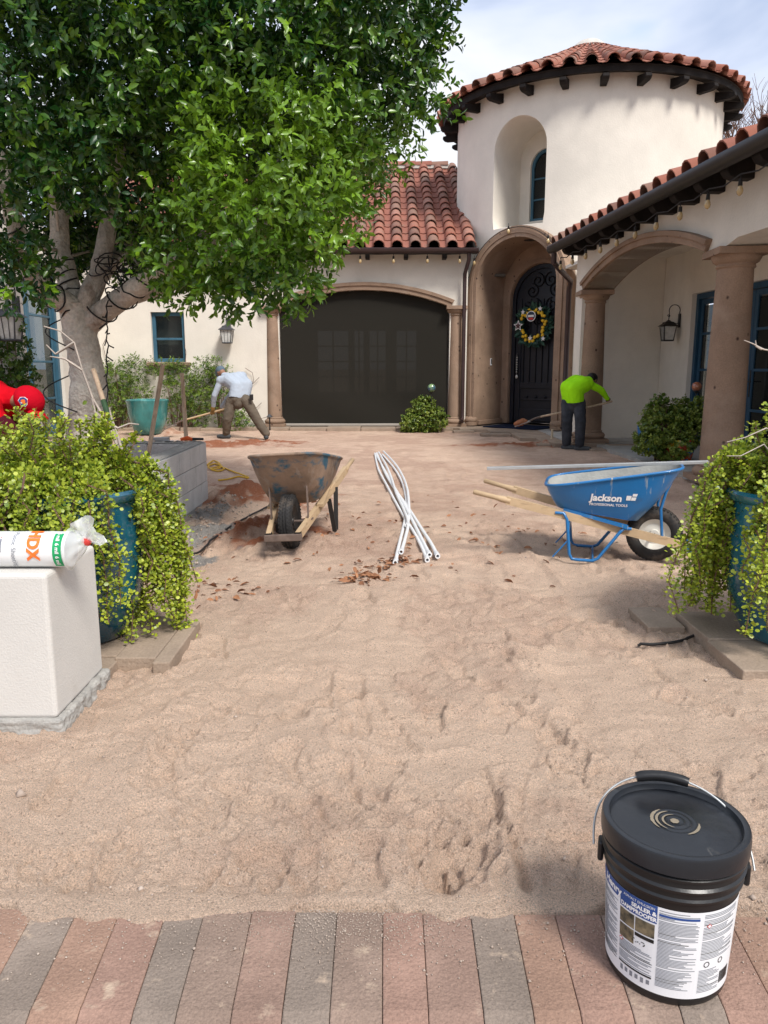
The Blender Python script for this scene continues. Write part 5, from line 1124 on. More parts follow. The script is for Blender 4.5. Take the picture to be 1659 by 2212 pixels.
# ------------------------------------------------------------------ entry: wreath, bell, mat
wc = Vector((PS-.16, PF+dj-.03, 2.33)); wr = thing('door_wreath', 'green wreath with yellow lemons and a white star on the front door', 'wreath', TM @ wc, -TA, local=True)
n = 420; a = RNG.random(n)*2*PI; rr = RNG.uniform(.25, .43, n); P_ = np.column_stack([rr*np.cos(a), RNG.uniform(-.09, .0, n), rr*np.sin(a)])
T_ = np.column_stack([np.cos(a+RNG.normal(0, .7, n)), RNG.normal(-.25, .3, n), np.sin(a+RNG.normal(0, .7, n))]); L_ = RNG.uniform(.09, .15, n)
V, idx, s_, t_ = leaf_arrays(P_, T_, np.column_stack([RNG.normal(0, .4, n), -np.ones(n), RNG.normal(0, .4, n)]), L_, L_*.4, LEAF, LEAF_F, RNG.random(n))
o = fastmesh('foliage', V, idx, s_, m_wleaf, None, False, {'tint': t_}); o.parent = wr; stuff(o)
for i in range(34):
    a_ = 2*PI*i/34+random.uniform(-.06, .06); r_ = random.uniform(.27, .36)
    if 2.75 < a_ % (2*PI) < 3.5: continue
    MB().ball((0, 0, 0), (.045, .036, .036), 10).build('lemon', m_lemon, wr, 60).location = (r_*math.cos(a_), -.11, r_*math.sin(a_)); wr.children[-1].rotation_euler = (0, random.uniform(0, 3), 0)
def star(r0, r1): return [((r0 if k % 2 == 0 else r1)*math.sin(k*PI/5), (r0 if k % 2 == 0 else r1)*math.cos(k*PI/5)) for k in range(10)]
SW = lambda cx, cz, y: (lambda u, v, d: Vector((cx+u, y+d, cz+v)))
sb = MB().prism(star(.125, .058), [], SW(-.34, 0, -.17), .02).build('star', m_white, wr)
si = MB().prism(star(.088, .042), [], SW(-.34, 0, -.174), .003).build('star_face', MAT('star_brown', (.10,.05,.05), .6), None); sub(si, sb)
for cx, cz in ((.20, .36), (-.03, -.28), (.30, -.30), (-.24, .30)): MB().prism(star(.06, .026), [], SW(cx, cz, -.15), .015).build('small_star', m_white, wr)
sg_ = MB().lathe([(.001, 0), (.115, 0), (.115, .02), (.001, .02)], 28, T=Matrix.Translation((.0, -.17, .20)) @ Matrix.Rotation(PI/2, 4, 'X')).build('round_sign', m_white, wr)
sub(MB().lathe([(.001, 0), (.10, 0)], 28, T=Matrix.Translation((0, -.192, .20)) @ Matrix.Rotation(PI/2, 4, 'X')).build('sign_face', MAT('sign_navy', (.03,.05,.09), .6), None), sg_)
tm_ = MB(); tm_.box((0, -.195, .205), (.15, .002, .045), mi=0); tm_.box((0, -.195, .145), (.12, .002, .05), mi=1); sub(tm_.build('sign_print', [m_white, m_inkred], None), sg_)
bl = MB(); bl.box((PS-PI_+.012, PF+.66, 1.52), (.025, .05, .16)); bell = bl.build('doorbell', m_white, None, bevel=.004); bell.matrix_world = TM
tag(bell, 'small doorbell on the stone jamb left of the front door', 'doorbell')
MB().box((PS-PI_+.026, PF+.66, 1.53), (.004, .03, .11)).build('button', m_dark, bell)
mt_ = MB().box((PS, PF+.42, .085), (1.35, 1.0, .022)).build('doormat', m_mat, None, bevel=.008); mt_.matrix_world = TM; tag(mt_, 'dark navy doormat in front of the arched door', 'doormat')
hb = MB()
for i in range(7): hb.ball((PS-DW+.13, PF+dj-.05, 1.62-.055*i), .018, 8)
hb.ball((PS-DW+.13, PF+dj-.05, 1.18), (.035, .02, .05), 8); hb.tube([(PS-DW+.13, PF+dj-.05, 1.66), (PS-DW+.13, PF+dj-.05, 1.16)], .004, 4)
o = hb.build('bead_hanger', MAT('silver_beads', (.55,.54,.50), .35, .1, 9, metal=.3), None, 60); o.matrix_world = TM; tag(o, 'string of pale beads hanging on the front door handle', 'beads')

# ------------------------------------------------------------------ small garden things
c = AT(322,938,16.05); tb_ = MB().lathe([(.01, .02), (.22, 0), (.27, .02), (.35, .20), (.395, .42), (.415, .62), (.43, .66), (.435, .70), (.42, .715), (.385, .70), (.38, .60), (.01, .55)], 40, (c.x, 16.05, .03)).build('bowl_planter', m_potteal, None, 50)
tag(tb_, 'wide teal glazed pot standing empty before the rear wall', 'pot')
def stake(label, x, y, Y):
    p = AT(x, y, Y); o = MB().tube([(p.x, Y, hz(p.x, Y)-.05), (p.x+.005, Y, .24)], .022, 8).build('stake', m_stake, None, 40); tag(o, label, 'stake', 'short pale stakes')
stake('short pale stake beside the rounded shrub', 949, 930, 16.9); stake('short pale stake at the foot of the entry arch', 1192, 945, 14.6)
def gaze(label, x, y, Y, r, col, col2):
    p = AT(x, y, Y); t = thing('garden_ball', label, 'garden ball', (p.x, Y, 0)); m = MAT('glass_ball', col, .08, .3, 7, 0, 30, .7, col2=col2, coat=.6)
    MB().ball(p, r, 20).build('ball', m, t, 70); MB().tube([(p.x, Y, .0), (p.x, Y, p.z-r)], .010, 6).build('stake', m_dark, t); MB().lathe([(.02, -r-.03), (.05, -r+.01), (.045, -r+.03)], 12, p).build('cup', m_dark, t)
gaze('blue and green glass garden ball above the rounded shrub', 932, 838, 16.9, .09, (.03,.10,.22), (.30,.45,.12)); gaze('red glass garden ball on a stake behind the porch column', 1505, 835, 12.2, .075, (.30,.03,.03), (.5,.2,.1))
c = AT(1470,957,10.95); tp = MB().lathe([(.01, .0), (.12, .0), (.16, .06), (.19, .18), (.18, .30), (.165, .34), (.15, .33), (.15, .25), (.01, .24)], 28, (c.x, 10.95, .04)).build('painted_pot', None or overlay(overlay(MAT('painted_glaze', (.55,.08,.03), .25, .1, 3, coat=.4), (.70,.42,.02), 7, .5, .54), (.02,.12,.30), 8, .55, .58), None, 50); tag(tp, 'brightly painted pot half hidden in the wide shrub', 'pot')
c = AT(1402,900,12.25); tag(MB().lathe([(.01, .06), (.12, .06), (.15, .30), (.17, .48), (.15, .48), (.13, .40), (.01, .40)], 24, (c.x, 12.25, .0)).build('blue_pot', m_bluesteel, None, 50), 'small bright blue pot against the porch end wall', 'pot')
pl_ = AT(583,925,FY-.5); t = thing('path_light', 'small dark garden light behind the man in grey', 'garden light', (pl_.x, FY-.5, .03)); MB().tube([(pl_.x, FY-.5, 0), (pl_.x, FY-.5, .30)], .015, 6).build('post', m_dark, t); MB().lathe([(.05, .30), (.075, .31), (.01, .38)], 12, (pl_.x, FY-.5, 0)).build('hood', m_lamp, t)

# ------------------------------------------------------------------ pipes
paths = [[(920,135),(940,230),(985,320),(1040,430),(1090,520),(1150,620),(1200,710),(1240,803)], [(932,135),(978,250),(1033,350),(1085,430),(1145,520),(1205,620),(1262,710),(1303,790)], [(944,138),(985,215),(1020,300),(1050,400),(1095,500),(1122,590),(1103,690),(1080,778)],
         [(966,142),(1035,225),(1085,310),(1108,400),(1112,490),(1100,570),(1072,690),(1045,832)], [(926,140),(992,265),(1055,385),(1107,485),(1160,590),(1212,695),(1253,780)], [(972,133),(1045,215),(1092,295),(1117,375),(1127,460),(1128,540),(1116,610)]]
for i, pth in enumerate(paths):
    pts = []
    for (x, y) in pth: p = G((560+x*.40989)/1.15732, (1080+y*.40997)/1.15737); pts.append(Vector((p.x, p.y, hz(p.x, p.y)+.022+.012*(i % 3))))
    f = []
    for k in range(len(pts)-1):
        for q_ in range(6):
            t = q_/6; p0, p1, p2, p3 = pts[max(k-1, 0)], pts[k], pts[k+1], pts[min(k+2, len(pts)-1)]; f.append(.5*((2*p1)+(p2-p0)*t+(2*p0-5*p1+4*p2-p3)*t*t+(3*p1-p0-3*p2+p3)*t**3))
    f.append(pts[-1]); zz = [p.z for p in f]; f = [Vector((p.x, p.y, max(sum(zz[max(0, k-4):k+5])/len(zz[max(0, k-4):k+5]), .012))) for k, p in enumerate(f)]
    mb = MB(); R_ = .014; d = (f[-1]-f[-2]).normalized(); f2 = f+[f[-1]+d*.002]
    mb.tube(f, R_, 12, cap=False); mb.tube([f[-1]-d*.10, f[-1]-d*.09, f[-1]+d*.002], [R_+.001, R_+.005, R_+.005], 14, cap=False); mb.tube([f[-1]+d*.002, f[-1]-d*.25], R_-.003, 12, cap=False)
    b_ = len(mb.v); x, y, z = frame_z(d); vs = [f[-1]+d*.003+x*rr*math.cos(k*PI/7)+y*rr*math.sin(k*PI/7) for rr in (R_+.005, R_-.003) for k in range(14)]; mb.add(vs, [(k, (k+1) % 14, 14+(k+1) % 14, 14+k) for k in range(14)])
    dk = MB()
    o = mb.build('pvc_pipe', m_pvc, None, 50, fix=False); tag(o, 'long white plastic pipe in the loose bundle on the sand', 'pipe', 'bundle of white pipes')

# ------------------------------------------------------------------ wheelbarrows
from mathutils.bvhtree import BVHTree
def superloop(x0, x1, hw0, hw1, z0, z1, n=44, e=.42):
    pts = []
    for k in range(n):
        a = 2*PI*k/n; cx_ = math.copysign(abs(math.cos(a))**e, math.cos(a)); sy_ = math.copysign(abs(math.sin(a))**e, math.sin(a))
        x = (x0+x1)/2+(x1-x0)/2*cx_; f = (x-x0)/(x1-x0); pts.append(Vector((x, (hw0+(hw1-hw0)*f)*sy_, z0+(z1-z0)*f)))
    return pts
def wheelbarrow(label, loc, rot, m_out, m_in, m_h, m_leg, m_hub, flatlegs=False, scale=1.0):
    t = thing('wheelbarrow', label, 'wheelbarrow', loc, rot=rot, local=True); t.scale = (scale,)*3
    RW, W2 = .195, .048
    MY = Matrix.Translation((0, 0, RW)) @ Matrix.Rotation(PI/2, 4, 'X')
    wh = MB().lathe([(.112, -W2*.72), (.135, -W2*.98), (.160, -W2), (.180, -W2*.9), (.190, -W2*.72), (.194, -W2*.4), (.194, -.014), (.188, -.012), (.188, -.007), (.1945, -.005), (.1945, .005), (.188, .007), (.188, .012), (.194, .014), (.194, W2*.4), (.190, W2*.72), (.180, W2*.9), (.160, W2), (.135, W2*.98), (.112, W2*.72)], 40, T=MY)
    tyre = wh.build('wheel', m_rubber, t, 50)
    td = MB()
    for k in range(44):
        for j, yo in enumerate((-.038, -.023, .0, .023, .038)):
            a = 2*PI*(k+.5*(j % 2))/44; Tm = Matrix.Translation((0, 0, RW)) @ Matrix.Rotation(a, 4, 'Y') @ Matrix.Translation((0, yo, .1925 if abs(yo) < .03 else .187)) @ Matrix.Rotation(R(28 if j % 2 else -28), 4, 'Z'); td.box((0, 0, 0), (.017, .010, .008), T=Tm)
    sub(td.build('tread', m_rubber, None), tyre)
    sub(MB().lathe([(.001, -.03), (.03, -.03), (.035, -.012), (.075, -.008), (.095, -.022), (.114, -.034), (.116, -.036), (.118, 0), (.116, .036), (.114, .034), (.095, .022), (.075, .008), (.035, .012), (.03, .03), (.001, .03)], 32, T=MY).build('rim', m_hub, None, 40), tyre)
    sub(MB().tube([(0, -.13, RW), (0, .13, RW)], .009, 8).build('axle', m_rustbar, None), tyre)
    for s_ in (-1, 1):
        A, B, Cc = Vector((.235, s_*.105, .135)), Vector((-1.05, s_*.262, .42)), Vector((-1.28, s_*.290, .471)); mb = MB(); mb.bar(A, B, .036, .058)
        mb.tube([B-(B-A).normalized()*.03, B+(Cc-B)*.15, B+(Cc-B)*.3, Cc, Cc+(Cc-B).normalized()*.008], [.026, .024, .019, .019, .012], 10); mb.build('handle', m_h, t, 40, bevel=0)
        sub(MB().bar(A+Vector((-.03, 0, -.002)), A+Vector((.012, 0, -.004)), .042, .064).build('bracket', m_leg, None), tyre)
        if flatlegs:
            mb = MB(); mb.bar((-.46, s_*.21, .27), (-.50, s_*.23, .0), .008, .035); mb.bar((-.66, s_*.235, .33), (-.56, s_*.23, .0), .008, .035); mb.bar((-.50, s_*.23, .006), (-.57, s_*.23, .006), .008, .03)
        else:
            mb = MB(); q_ = [(-.70, s_*.235, .345), (-.64, s_*.235, .345), (-.615, s_*.235, .30), (-.585, s_*.235, .05), (-.565, s_*.235, .016), (-.53, s_*.235, .012), (-.42, s_*.23, .012), (-.385, s_*.228, .03), (-.245, s_*.20, .23), (-.22, s_*.198, .255), (-.17, s_*.19, .255)]
            mb.tube(q_, .0115, 8); mb.tube([(-.60, s_*.235, .15), (-.70, s_*.235, .02)], .006, 6)
        mb.build('leg', m_leg, t, 50)
        mb = MB()
        if flatlegs: mb.bar((.0, s_*.135, .20), (-.035, s_*.14, .52), .03, .008); mb.bar((.02, s_*.128, .195), (-.05, s_*.15, .205), .03, .012)
        else: mb.tube([(.045, s_*.125, .19), (.02, s_*.13, .40), (.045, s_*.13, .52), (.075, s_*.13, .60)], .0105, 8)
        mb.build('brace', m_rustbar if flatlegs else m_leg, t, 50)
        MB().box((-.42, s_*.19, .318), (.46, .05, .022), ry=R(13)).build('wedge', m_h if flatlegs else m_leg, t)
    if not flatlegs:
        MB().box((-.60, 0, .25), (.012, .44, .14)).build('leg_plate', m_leg, t, bevel=.003); MB().tube([(-.42, -.23, .014), (-.42, .23, .014)], .008, 6).build('leg_bar', m_leg, t)
    MB().box((.245, 0, .128), (.03, .27, .05)).build('nose_bar', m_rustbar if flatlegs else m_leg, t, bevel=.006)
    secs = [(-.66, -.16, .17, .15, .372, .298), (-.70, -.12, .215, .185, .375, .305), (-.735, -.025, .262, .222, .43, .42), (-.765, .065, .295, .245, .485, .555), (-.785, .145, .325, .262, .535, .70)]
    out_, in_ = MB(), MB(); L = [superloop(*s_) for s_ in secs]; n = 44
    for mb, off in ((out_, 0), (in_, .006)):
        vs = [p+(Vector(((-.3-p.x)*off*2, -p.y*off*3, off)) if off else Vector()) for l in L for p in l]; fs = [(k*n+i, k*n+(i+1) % n, (k+1)*n+(i+1) % n, (k+1)*n+i) for k in range(len(L)-1) for i in range(n)]; fs.append(tuple(range(n))); mb.add(vs, fs)
    tub = out_.build('tub', m_out, t, 50, fix=False); sub(in_.build('tub_lining', m_in, None, 50, fix=False), tub)
    sub(MB().tube(L[-1], .011, 8, closed=True).build('tub_rim', m_out, None, 60), tub)
    bvh = BVHTree.FromPolygons(out_.v, out_.f); return t, tub, bvh
g0 = G(1408,1210); yaw = R(-15)
wbB, tubB, bvhB = wheelbarrow('blue wheelbarrow with wooden handles and a metal bar across its tub', (g0.x, g0.y, hz(g0.x, g0.y)+.004), (0, R(1.0), yaw), m_bluesteel, m_tubin, m_wood, m_bluesteel, m_whitehub)
pj = lambda cx, cz: (lambda x, y: (lambda h: (h[0]-Vector((0, .003, 0))) if h[0] else Vector((cx+x, -.3, cz+y)))(bvhB.ray_cast(Vector((cx+x, -1.2, cz+y)), Vector((0, 1, 0)))))
tl = MB(); text_geo('Jackson', .070, pj(-.36, .475), tl, bold=.0026, sx=1.0, shear=.12); sub(tl.build('lettering', m_white, None, fix=False), tubB); tl = MB(); text_geo('PROFESSIONAL TOOLS', .025, pj(-.34, .425), tl, bold=.0008); sub(tl.build('small_lettering', m_white, None, fix=False), tubB); tl = MB()
pjj = pj(-.19, .488)
for (x0, x1, z0, z1) in ((-.035, -.005, -.022, .012), (-.002, .028, -.022, .002), (.006, .035, .008, .028)): tl.add([pjj(x0, z0), pjj(x1, z0), pjj(x1+.006, z1), pjj(x0+.004, z1)], [(0, 1, 2, 3)])
sub(tl.build('emblem', m_white, None, fix=False), tubB)
g1 = G(632,1193); 
wbR, tubR, bvhR = wheelbarrow('old rusty wheelbarrow with worn blue paint facing the border', (g1.x, g1.y, hz(g1.x, g1.y)+.004), (R(3.5), R(.5), R(-90-6)), m_rust, m_tubin, m_wood, m_dark, m_dark, True, 1.04)
bA, bB = AT(1052,1012,5.62), AT(1530,998,5.40); tg_ = MB().bar(Vector((bA.x, bA.y, bA.z)), Vector((bB.x, bB.y, bB.z)), .045, .022)
tag(tg_.build('screed_bar', m_alu, None, bevel=.002), 'long flat aluminium bar laid across the blue wheelbarrow', 'metal bar')

# ------------------------------------------------------------------ tools around the planter
def pole(name, label, cat, a, b_, r, m, group=None): o = MB().tube([a, a.lerp(b_, .5), b_, b_+(b_-a).normalized()*.004], [r*.92, r, r*.95, r*.6], 10).build(name, m, None, 50); return tag(o, label, cat, group)
a = AT(352,788,7.55); b_ = AT(320,985,7.35); b2 = a+(b_-a)*((a.z-.22)/(a.z-b_.z)); pole('tool_handle', 'weathered wooden tool handle leaning inside the block planter', 'handle', b2, a, .022, m_oldwood)
a = AT(393,806,8.10); pole('wooden_post', 'upright wooden post standing behind the planter wall', 'post', Vector((a.x+.02, 8.12, -.1)), a, .022, m_oldwood)
t = thing('digging_bar', 'green and brown handled tool leaning on the tree trunk', 'tool', AT(240,960,6.3)); a, b_ = AT(202,799,6.55), AT(250,950,6.2); mid = a.lerp(b_, .45)
MB().tube([a, mid], .021, 8).build('wood_grip', m_oldwood, t, 50); MB().tube([mid, a.lerp(b_, .85)], .024, 8).build('green_sleeve', m_greenbar, t, 50); MB().tube([a.lerp(b_, .85), Vector((b_.x+.03, b_.y, .3))], .02, 8).build('shaft', m_oldwood, t, 50)
p = AT(395,953,7.85); t = thing('pointing_trowel', 'orange and black handled trowel on the planter corner', 'trowel', (p.x, 7.86, .65)); zt = .665
MB().tube([(p.x-.02, 7.84, zt), (p.x+.05, 7.85, zt+.012), (p.x+.10, 7.85, zt)], [.016, .024, .017], 10).build('handle', m_orange, t, 60); MB().tube([(p.x+.09, 7.85, zt+.004), (p.x+.21, 7.86, zt+.002)], [.015, .012], 8).build('grip', m_black, t, 60); MB().add([(p.x-.02, 7.845, zt-.005), (p.x-.10, 7.79, zt-.012), (p.x-.24, 7.83, zt-.013), (p.x-.10, 7.89, zt-.012)], [(0, 1, 2, 3)]).build('blade', m_alu, t)
p = AT(345,947,7.87); tag(MB().box((p.x, 7.86, .668), (.20, .05, .035)).build('mortar_bar', m_alu, None, bevel=.004), 'short grey metal bar on the rear planter wall', 'metal bar')
def ground_cord(name, label, pp, r, m, dz=0, rg=True):
    pts = [G(x, y) for x, y in pp]; f = []
    for k in range(len(pts)-1):
        for q_ in range(8):
            t = q_/8; p0, p1, p2, p3 = pts[max(k-1, 0)], pts[k], pts[k+1], pts[min(k+2, len(pts)-1)]; f.append(.5*((2*p1)+(p2-p0)*t+(2*p0-5*p1+4*p2-p3)*t*t+(3*p1-p0-3*p2+p3)*t**3))
    zz = [hz(p.x, p.y) for p in f]; f = [Vector((p.x, p.y, max(zz[max(0, k-3):k+4])*.5+.5*sum(zz[max(0, k-7):k+8])/len(zz[max(0, k-7):k+8])+r*.6+dz)) for k, p in enumerate(f)]; return tag(MB().tube(f, r, 7).build(name, m, None, 60), label, 'cord')
ground_cord('black_cable', 'thin black cable snaking over the soil toward the rusty wheelbarrow', [(368,1176),(413,1178),(454,1167),(502,1142),(550,1115),(600,1092)], .009, m_cord, .006)
ground_cord('black_strap', 'short black strap end in the sand beside the right pot pavers', [(1378,1381),(1418,1383),(1469,1378),(1512,1363)], .008, m_cord, .008)
ground_cord('yellow_cord', 'yellow extension cord coiled on the sand behind the planter corner', [(448,1008),(462,1000),(478,1010),(462,1016),(450,1010),(466,1005),(484,1014),(470,1020),(455,1014),(475,1010),(500,1018),(530,1030),(536,1036),(515,1034),(490,1040),(470,1042)], .011, m_yellowcord, .01)

# ------------------------------------------------------------------ roll of plastic sheeting on the wall end
RX0, RX1, RY, RR = -2.15, -1.195, 2.865, .068; RZ = .632+RR
rl = thing('plastic_roll', 'white wrapped roll of plastic sheeting lying on the white wall end', 'roll', (-1.6, RY, .632))
def RPp(x, ph, r=RR): return Vector((x, RY-r*math.sin(ph), RZ+r*math.cos(ph)))
mb = MB(); nx = 40; ns = 28
vs = [RPp(RX0+(RX1-RX0)*i/nx, 2*PI*j/ns, RR*(1+.012*math.sin(i*1.7+j)*math.cos(j*.9))) for i in range(nx+1) for j in range(ns)]
mb.add(vs, [(i*ns+j, (i+1)*ns+j, (i+1)*ns+(j+1) % ns, i*ns+(j+1) % ns) for i in range(nx) for j in range(ns)]+[tuple(range(ns))]); mb.build('roll_body', m_rollwhite, rl, 60, fix=False)
neck = Vector((-1.125, RY-.025, .735)); mb = MB(); n = 32; vs = []
for i in range(13):
    t = i/12; c = Vector((RX1-.004, RY, RZ)).lerp(neck, t**1.3); r_ = (RR+.001)*(1-t)**.55+.012
    for j in range(n): a_ = 2*PI*j/n; q_ = r_*(1+.10*t*math.sin(a_*7)+.06*math.sin(a_*3+t*4)*t); vs.append(c+Vector((0, -q_*math.sin(a_), q_*math.cos(a_))))
mb.add(vs, [(i*n+j, i*n+(j+1) % n, (i+1)*n+(j+1) % n, (i+1)*n+j) for i in range(12) for j in range(n)]); mb.build('clear_end', m_film, rl, 60, fix=False)
mouth = [(-.056, .058), (-.046, .072), (-.03, .084), (-.008, .094), (.016, .099), (.022, .080), (.020, .055), (.034, .034), (.052, .014), (.072, -.004), (.060, -.012)]
for lay, (nm, k0_) in enumerate((('bag_tail', -.010), ('bag_lining', .012))):
    mb = MB(); vs = []; m_ = len(mouth)
    for i in range(9):
        t = i/8
        for j, (mx_, mz_) in enumerate(mouth): vs.append(neck+Vector((mx_*t**.9, k0_*t*2+.010*t*math.sin(j*2.1+lay*1.5+t*2)+.004*math.sin(j*4+i), mz_*t+.004*t*math.sin(j*3+i*1.3))))
    mb.add(vs, [(i*m_+j, i*m_+j+1, (i+1)*m_+j+1, (i+1)*m_+j) for i in range(8) for j in range(m_-1)]); mb.build(nm, m_film, rl, 60, fix=False)
MB().lathe([(.0, -.010), (.017, -.009), (.019, 0), (.017, .009), (.0, .010)], 14, T=Matrix.Translation(neck) @ Matrix.Rotation(R(35), 4, 'Y')).build('red_tie', m_inkred, rl, 50)
pr = MB()
def patch(x0, x1, p0, p1, mi, r=RR+.0018, n=10):
    b = [(RPp(x, p0+(p1-p0)*k/n, r)) for x in (x0, x1) for k in range(n+1)]; pr.add(b, [(k, k+1, n+1+k+1, n+1+k) for k in range(n)], mi)
def done(name):
    global pr
    pr.build(name, [m_inkgreen, m_inkorange, m_ink, m_inkred, m_white], rl, fix=False); pr = MB()
rt = lambda x0, ph0, r=RR+.0034: (lambda tx, ty: RPp(x0+ty, ph0+tx/RR, r))
patch(RX1-.045, RX1-.012, .35, 2.5, 0)
for k in range(3): text_geo('6 mil', .020, rt(RX1-.028, .62+k*.70), pr, 4, bold=.0005)
done('green_band'); patch(RX0+.2, -1.615, .42, 1.75, 0); text_geo('6', .05, rt(-1.650, .62), pr, 4, bold=.001); done('green_panel')
text_geo('HDX', .062, rt(-1.315, 1.02), pr, 1, bold=.0028, sx=.95); done('orange_lettering'); text_geo('Plastic Sheeting', .026, rt(-1.385, 1.36), pr, 2, sx=.95); done('grey_lettering')
for i, (x, l) in enumerate(((-1.435, .05), (-1.460, .055), (-1.478, .03), (-1.500, .03))): patch(x-.004, x+.004, .78, .78+l/RR, 2, RR+.003, 6); patch(x-.003, x+.003, .66, .70, 3, RR+.003, 2); done('small_print')
text_geo('Clear', .04, rt(-1.610, 2.1), pr, 2); done('outline_lettering')

# ------------------------------------------------------------------ black bucket
BX, BY, BZ = .656, 1.578, .0135
bk = thing('bucket', 'black plastic bucket with white printed label standing on the paver border', 'bucket', (BX, BY, BZ))
c = (BX, BY, BZ)
def br(z): return .132+(.146-.132)*z/.30
MB().lathe([(.001, .004), (.122, .004), (.128, .0), (.131, .004), (.1325, .012), (.133, .02), (br(.24), .245), (br(.255), .258), (.150, .262), (.1515, .268), (.148, .273), (.148, .285), (.1535, .288), (.155, .294), (.150, .299), (.149, .312), (.155, .315), (.1555, .320), (.150, .324), (.149, .34)], 72, c).build('body', m_black, bk, 30)
lid = MB().lathe([(.1555, .326), (.1585, .329), (.1592, .345), (.1586, .366), (.1565, .3715), (.150, .373), (.1425, .3715), (.1405, .364), (.138, .3595), (.130, .3605), (.05, .3605), (.047, .3615), (.044, .3605), (.036, .3605), (.034, .3616), (.031, .3605), (.022, .3605), (.020, .3616), (.017, .3605), (.001, .3605)], 72, c).build('lid', m_lid, bk, 30)
dm_ = MAT('dried_mud', (.24,.20,.145), .95, .1, 40)
for (r0, r1, a0, a1) in ((.045, .053, 1.9, 3.7), (.036, .042, 1.6, 4.0), (.023, .028, 1.3, 4.4), (.048, .055, 4.9, 6.1), (.0, .010, 0, 6.2)):
    mb = MB(); vs = []; n = 26
    for k in range(n+1):
        a_ = a0+(a1-a0)*k/n; w_ = math.sin(PI*min(1, max(0, k/n)))**.6 if r0 > 0 else 1; rm = (r0+r1)/2; hw = (r1-r0)/2*w_*random.uniform(.75, 1.1)
        for r_ in (rm-hw, rm+hw): vs.append((c[0]+r_*math.cos(a_), c[1]+r_*math.sin(a_), c[2]+.3622))
    mb.add(vs, [(2*k, 2*k+1, 2*k+3, 2*k+2) for k in range(n)]); sub(mb.build('mud_ring', dm_, None), lid)
fa = math.atan2(-BY, -BX); ha = fa+R(96)                                # camera side, handle axis
hv = Vector((math.cos(ha), math.sin(ha), 0)); lug = [Vector(c)+hv*.155*s_+Vector((0, 0, .262)) for s_ in (1, -1)]
for l, s_ in zip(lug, (1, -1)): MB().box(l+hv*.001*s_+Vector((0, 0, .003)), (.014, .034, .05), ha).build('ear', m_black, bk, bevel=.006)
fwd = Vector((math.cos(fa), math.sin(fa), 0)); pts = []
for i in range(41):
    a_ = PI*i/40; base = Vector(c)+Vector((0, 0, .272)); lean = (hv.cross(Vector((0, 0, 1)))*(.66 if hv.cross(Vector((0, 0, 1))).dot(fwd) < 0 else -.66)+Vector((0, 0, .75))-hv*.10).normalized(); pts.append(base+hv*(.172*math.cos(a_))+lean*(.178*math.sin(a_)**.8))
MB().tube(pts, .0026, 8).build('wire_handle', m_alu, bk, 60); gp_ = pts[16:26]; MB().tube(gp_, [.011]+[.0125]*8+[.011], 12).build('grip', m_black, bk, 60)
def LPt(u, v, e=.0): r_ = br(.02+.215*v)+.0008+e; a_ = fa+u; z = .022+.218*v; return Vector((c[0]+r_*math.cos(a_), c[1]+r_*math.sin(a_), c[2]+z))
lb = MB()
def lq(u0, u1, v0, v1, mi, e=.0): 
    n = max(1, int(abs(u1-u0)/.06)); vs = [LPt(u0+(u1-u0)*k/n, v, e) for v in (v0, v1) for k in range(n+1)]; lb.add(vs, [(k, k+1, n+1+k+1, n+1+k) for k in range(n)], mi)
D = R(1)
lq(-84*D, 84*D, 0, 1, 0)
lq(-84*D, -8*D, .90, 1, 1, .0004); lq(-80*D, -46*D, .86, .90, 1, .0004); lq(-44*D, -8*D, .80, .90, 1, .0004)
tx = lambda u0, v0, e=.0008: (lambda x, y: LPt(u0+x/.142, v0+y/.218, e))
text_geo('Henry', .026, tx(-56*D, .93), lb, 2, bold=.0008); text_geo('ASPHALT EMULSION', .009, tx(-25*D, .957), lb, 2, sx=.9); text_geo('SEALER &', .0135, tx(-20*D, .90), lb, 2, bold=.0006); text_geo('DAMPPROOFER', .0135, tx(-25.5*D, .838), lb, 2, bold=.0006, sx=.9)
for (u0, u1, v0, v1) in ((-44, -28, .62, .78), (-27, -9.5, .62, .78), (-44, -28, .45, .605)): lq(u0*D, u1*D, v0, v1, 3, .0004)
lq(-27*D, -9.5*D, .565, .605, 4, .0006)
for k in range(14): lq((-24+6*math.cos(k))*D*1, (-23+6*math.cos(k))*D, .50+.02*math.sin(k*2), .51+.02*math.sin(k*2), 4, .0006)
rng2 = random.Random(2)
def lines(u0, u1, v0, v1, step, mi=5):
    v = v1
    while v > v0:
        e_ = u1-(rng2.random()**3)*(u1-u0)*.7; lq(u0*D, e_*D, v-step*.5, v, 4 if rng2.random() < .08 else mi, .0005); v -= step
        if rng2.random() < .1: v -= step*.7
lines(-80, -47, .12, .84, .016); lines(-44, -10, .17, .43, .016); lines(-6.5, 27, .10, .97, .0155); lines(31, 70, .45, .97, .017); lines(31, 55, .06, .33, .017)
lq(-6.5*D, 27*D, .905, .93, 1, .0008); lq(-44*D, -10*D, .145, .165, 4, .0006)
for k in range(6): lq((-42+5.5*k)*D, (-39+5.5*k)*D, .06+.01*(k % 2), .12, 5, .0005)
for k in range(9): lq((56+1.8*k)*D, (57.1+1.8*k)*D, .10, .24, 4, .0006)
for (u, v) in ((36, .84), (-41.5, .425)): lb.add([LPt((u-2.6)*D, v, .0009), LPt(u*D, v-.028, .0009), LPt((u+2.6)*D, v, .0009), LPt(u*D, v+.028, .0009)], [(0, 1, 2, 3)], 6); lb.add([LPt((u-1.8)*D, v, .0012), LPt(u*D, v-.019, .0012), LPt((u+1.8)*D, v, .0012), LPt(u*D, v+.019, .0012)], [(0, 1, 2, 3)], 0)
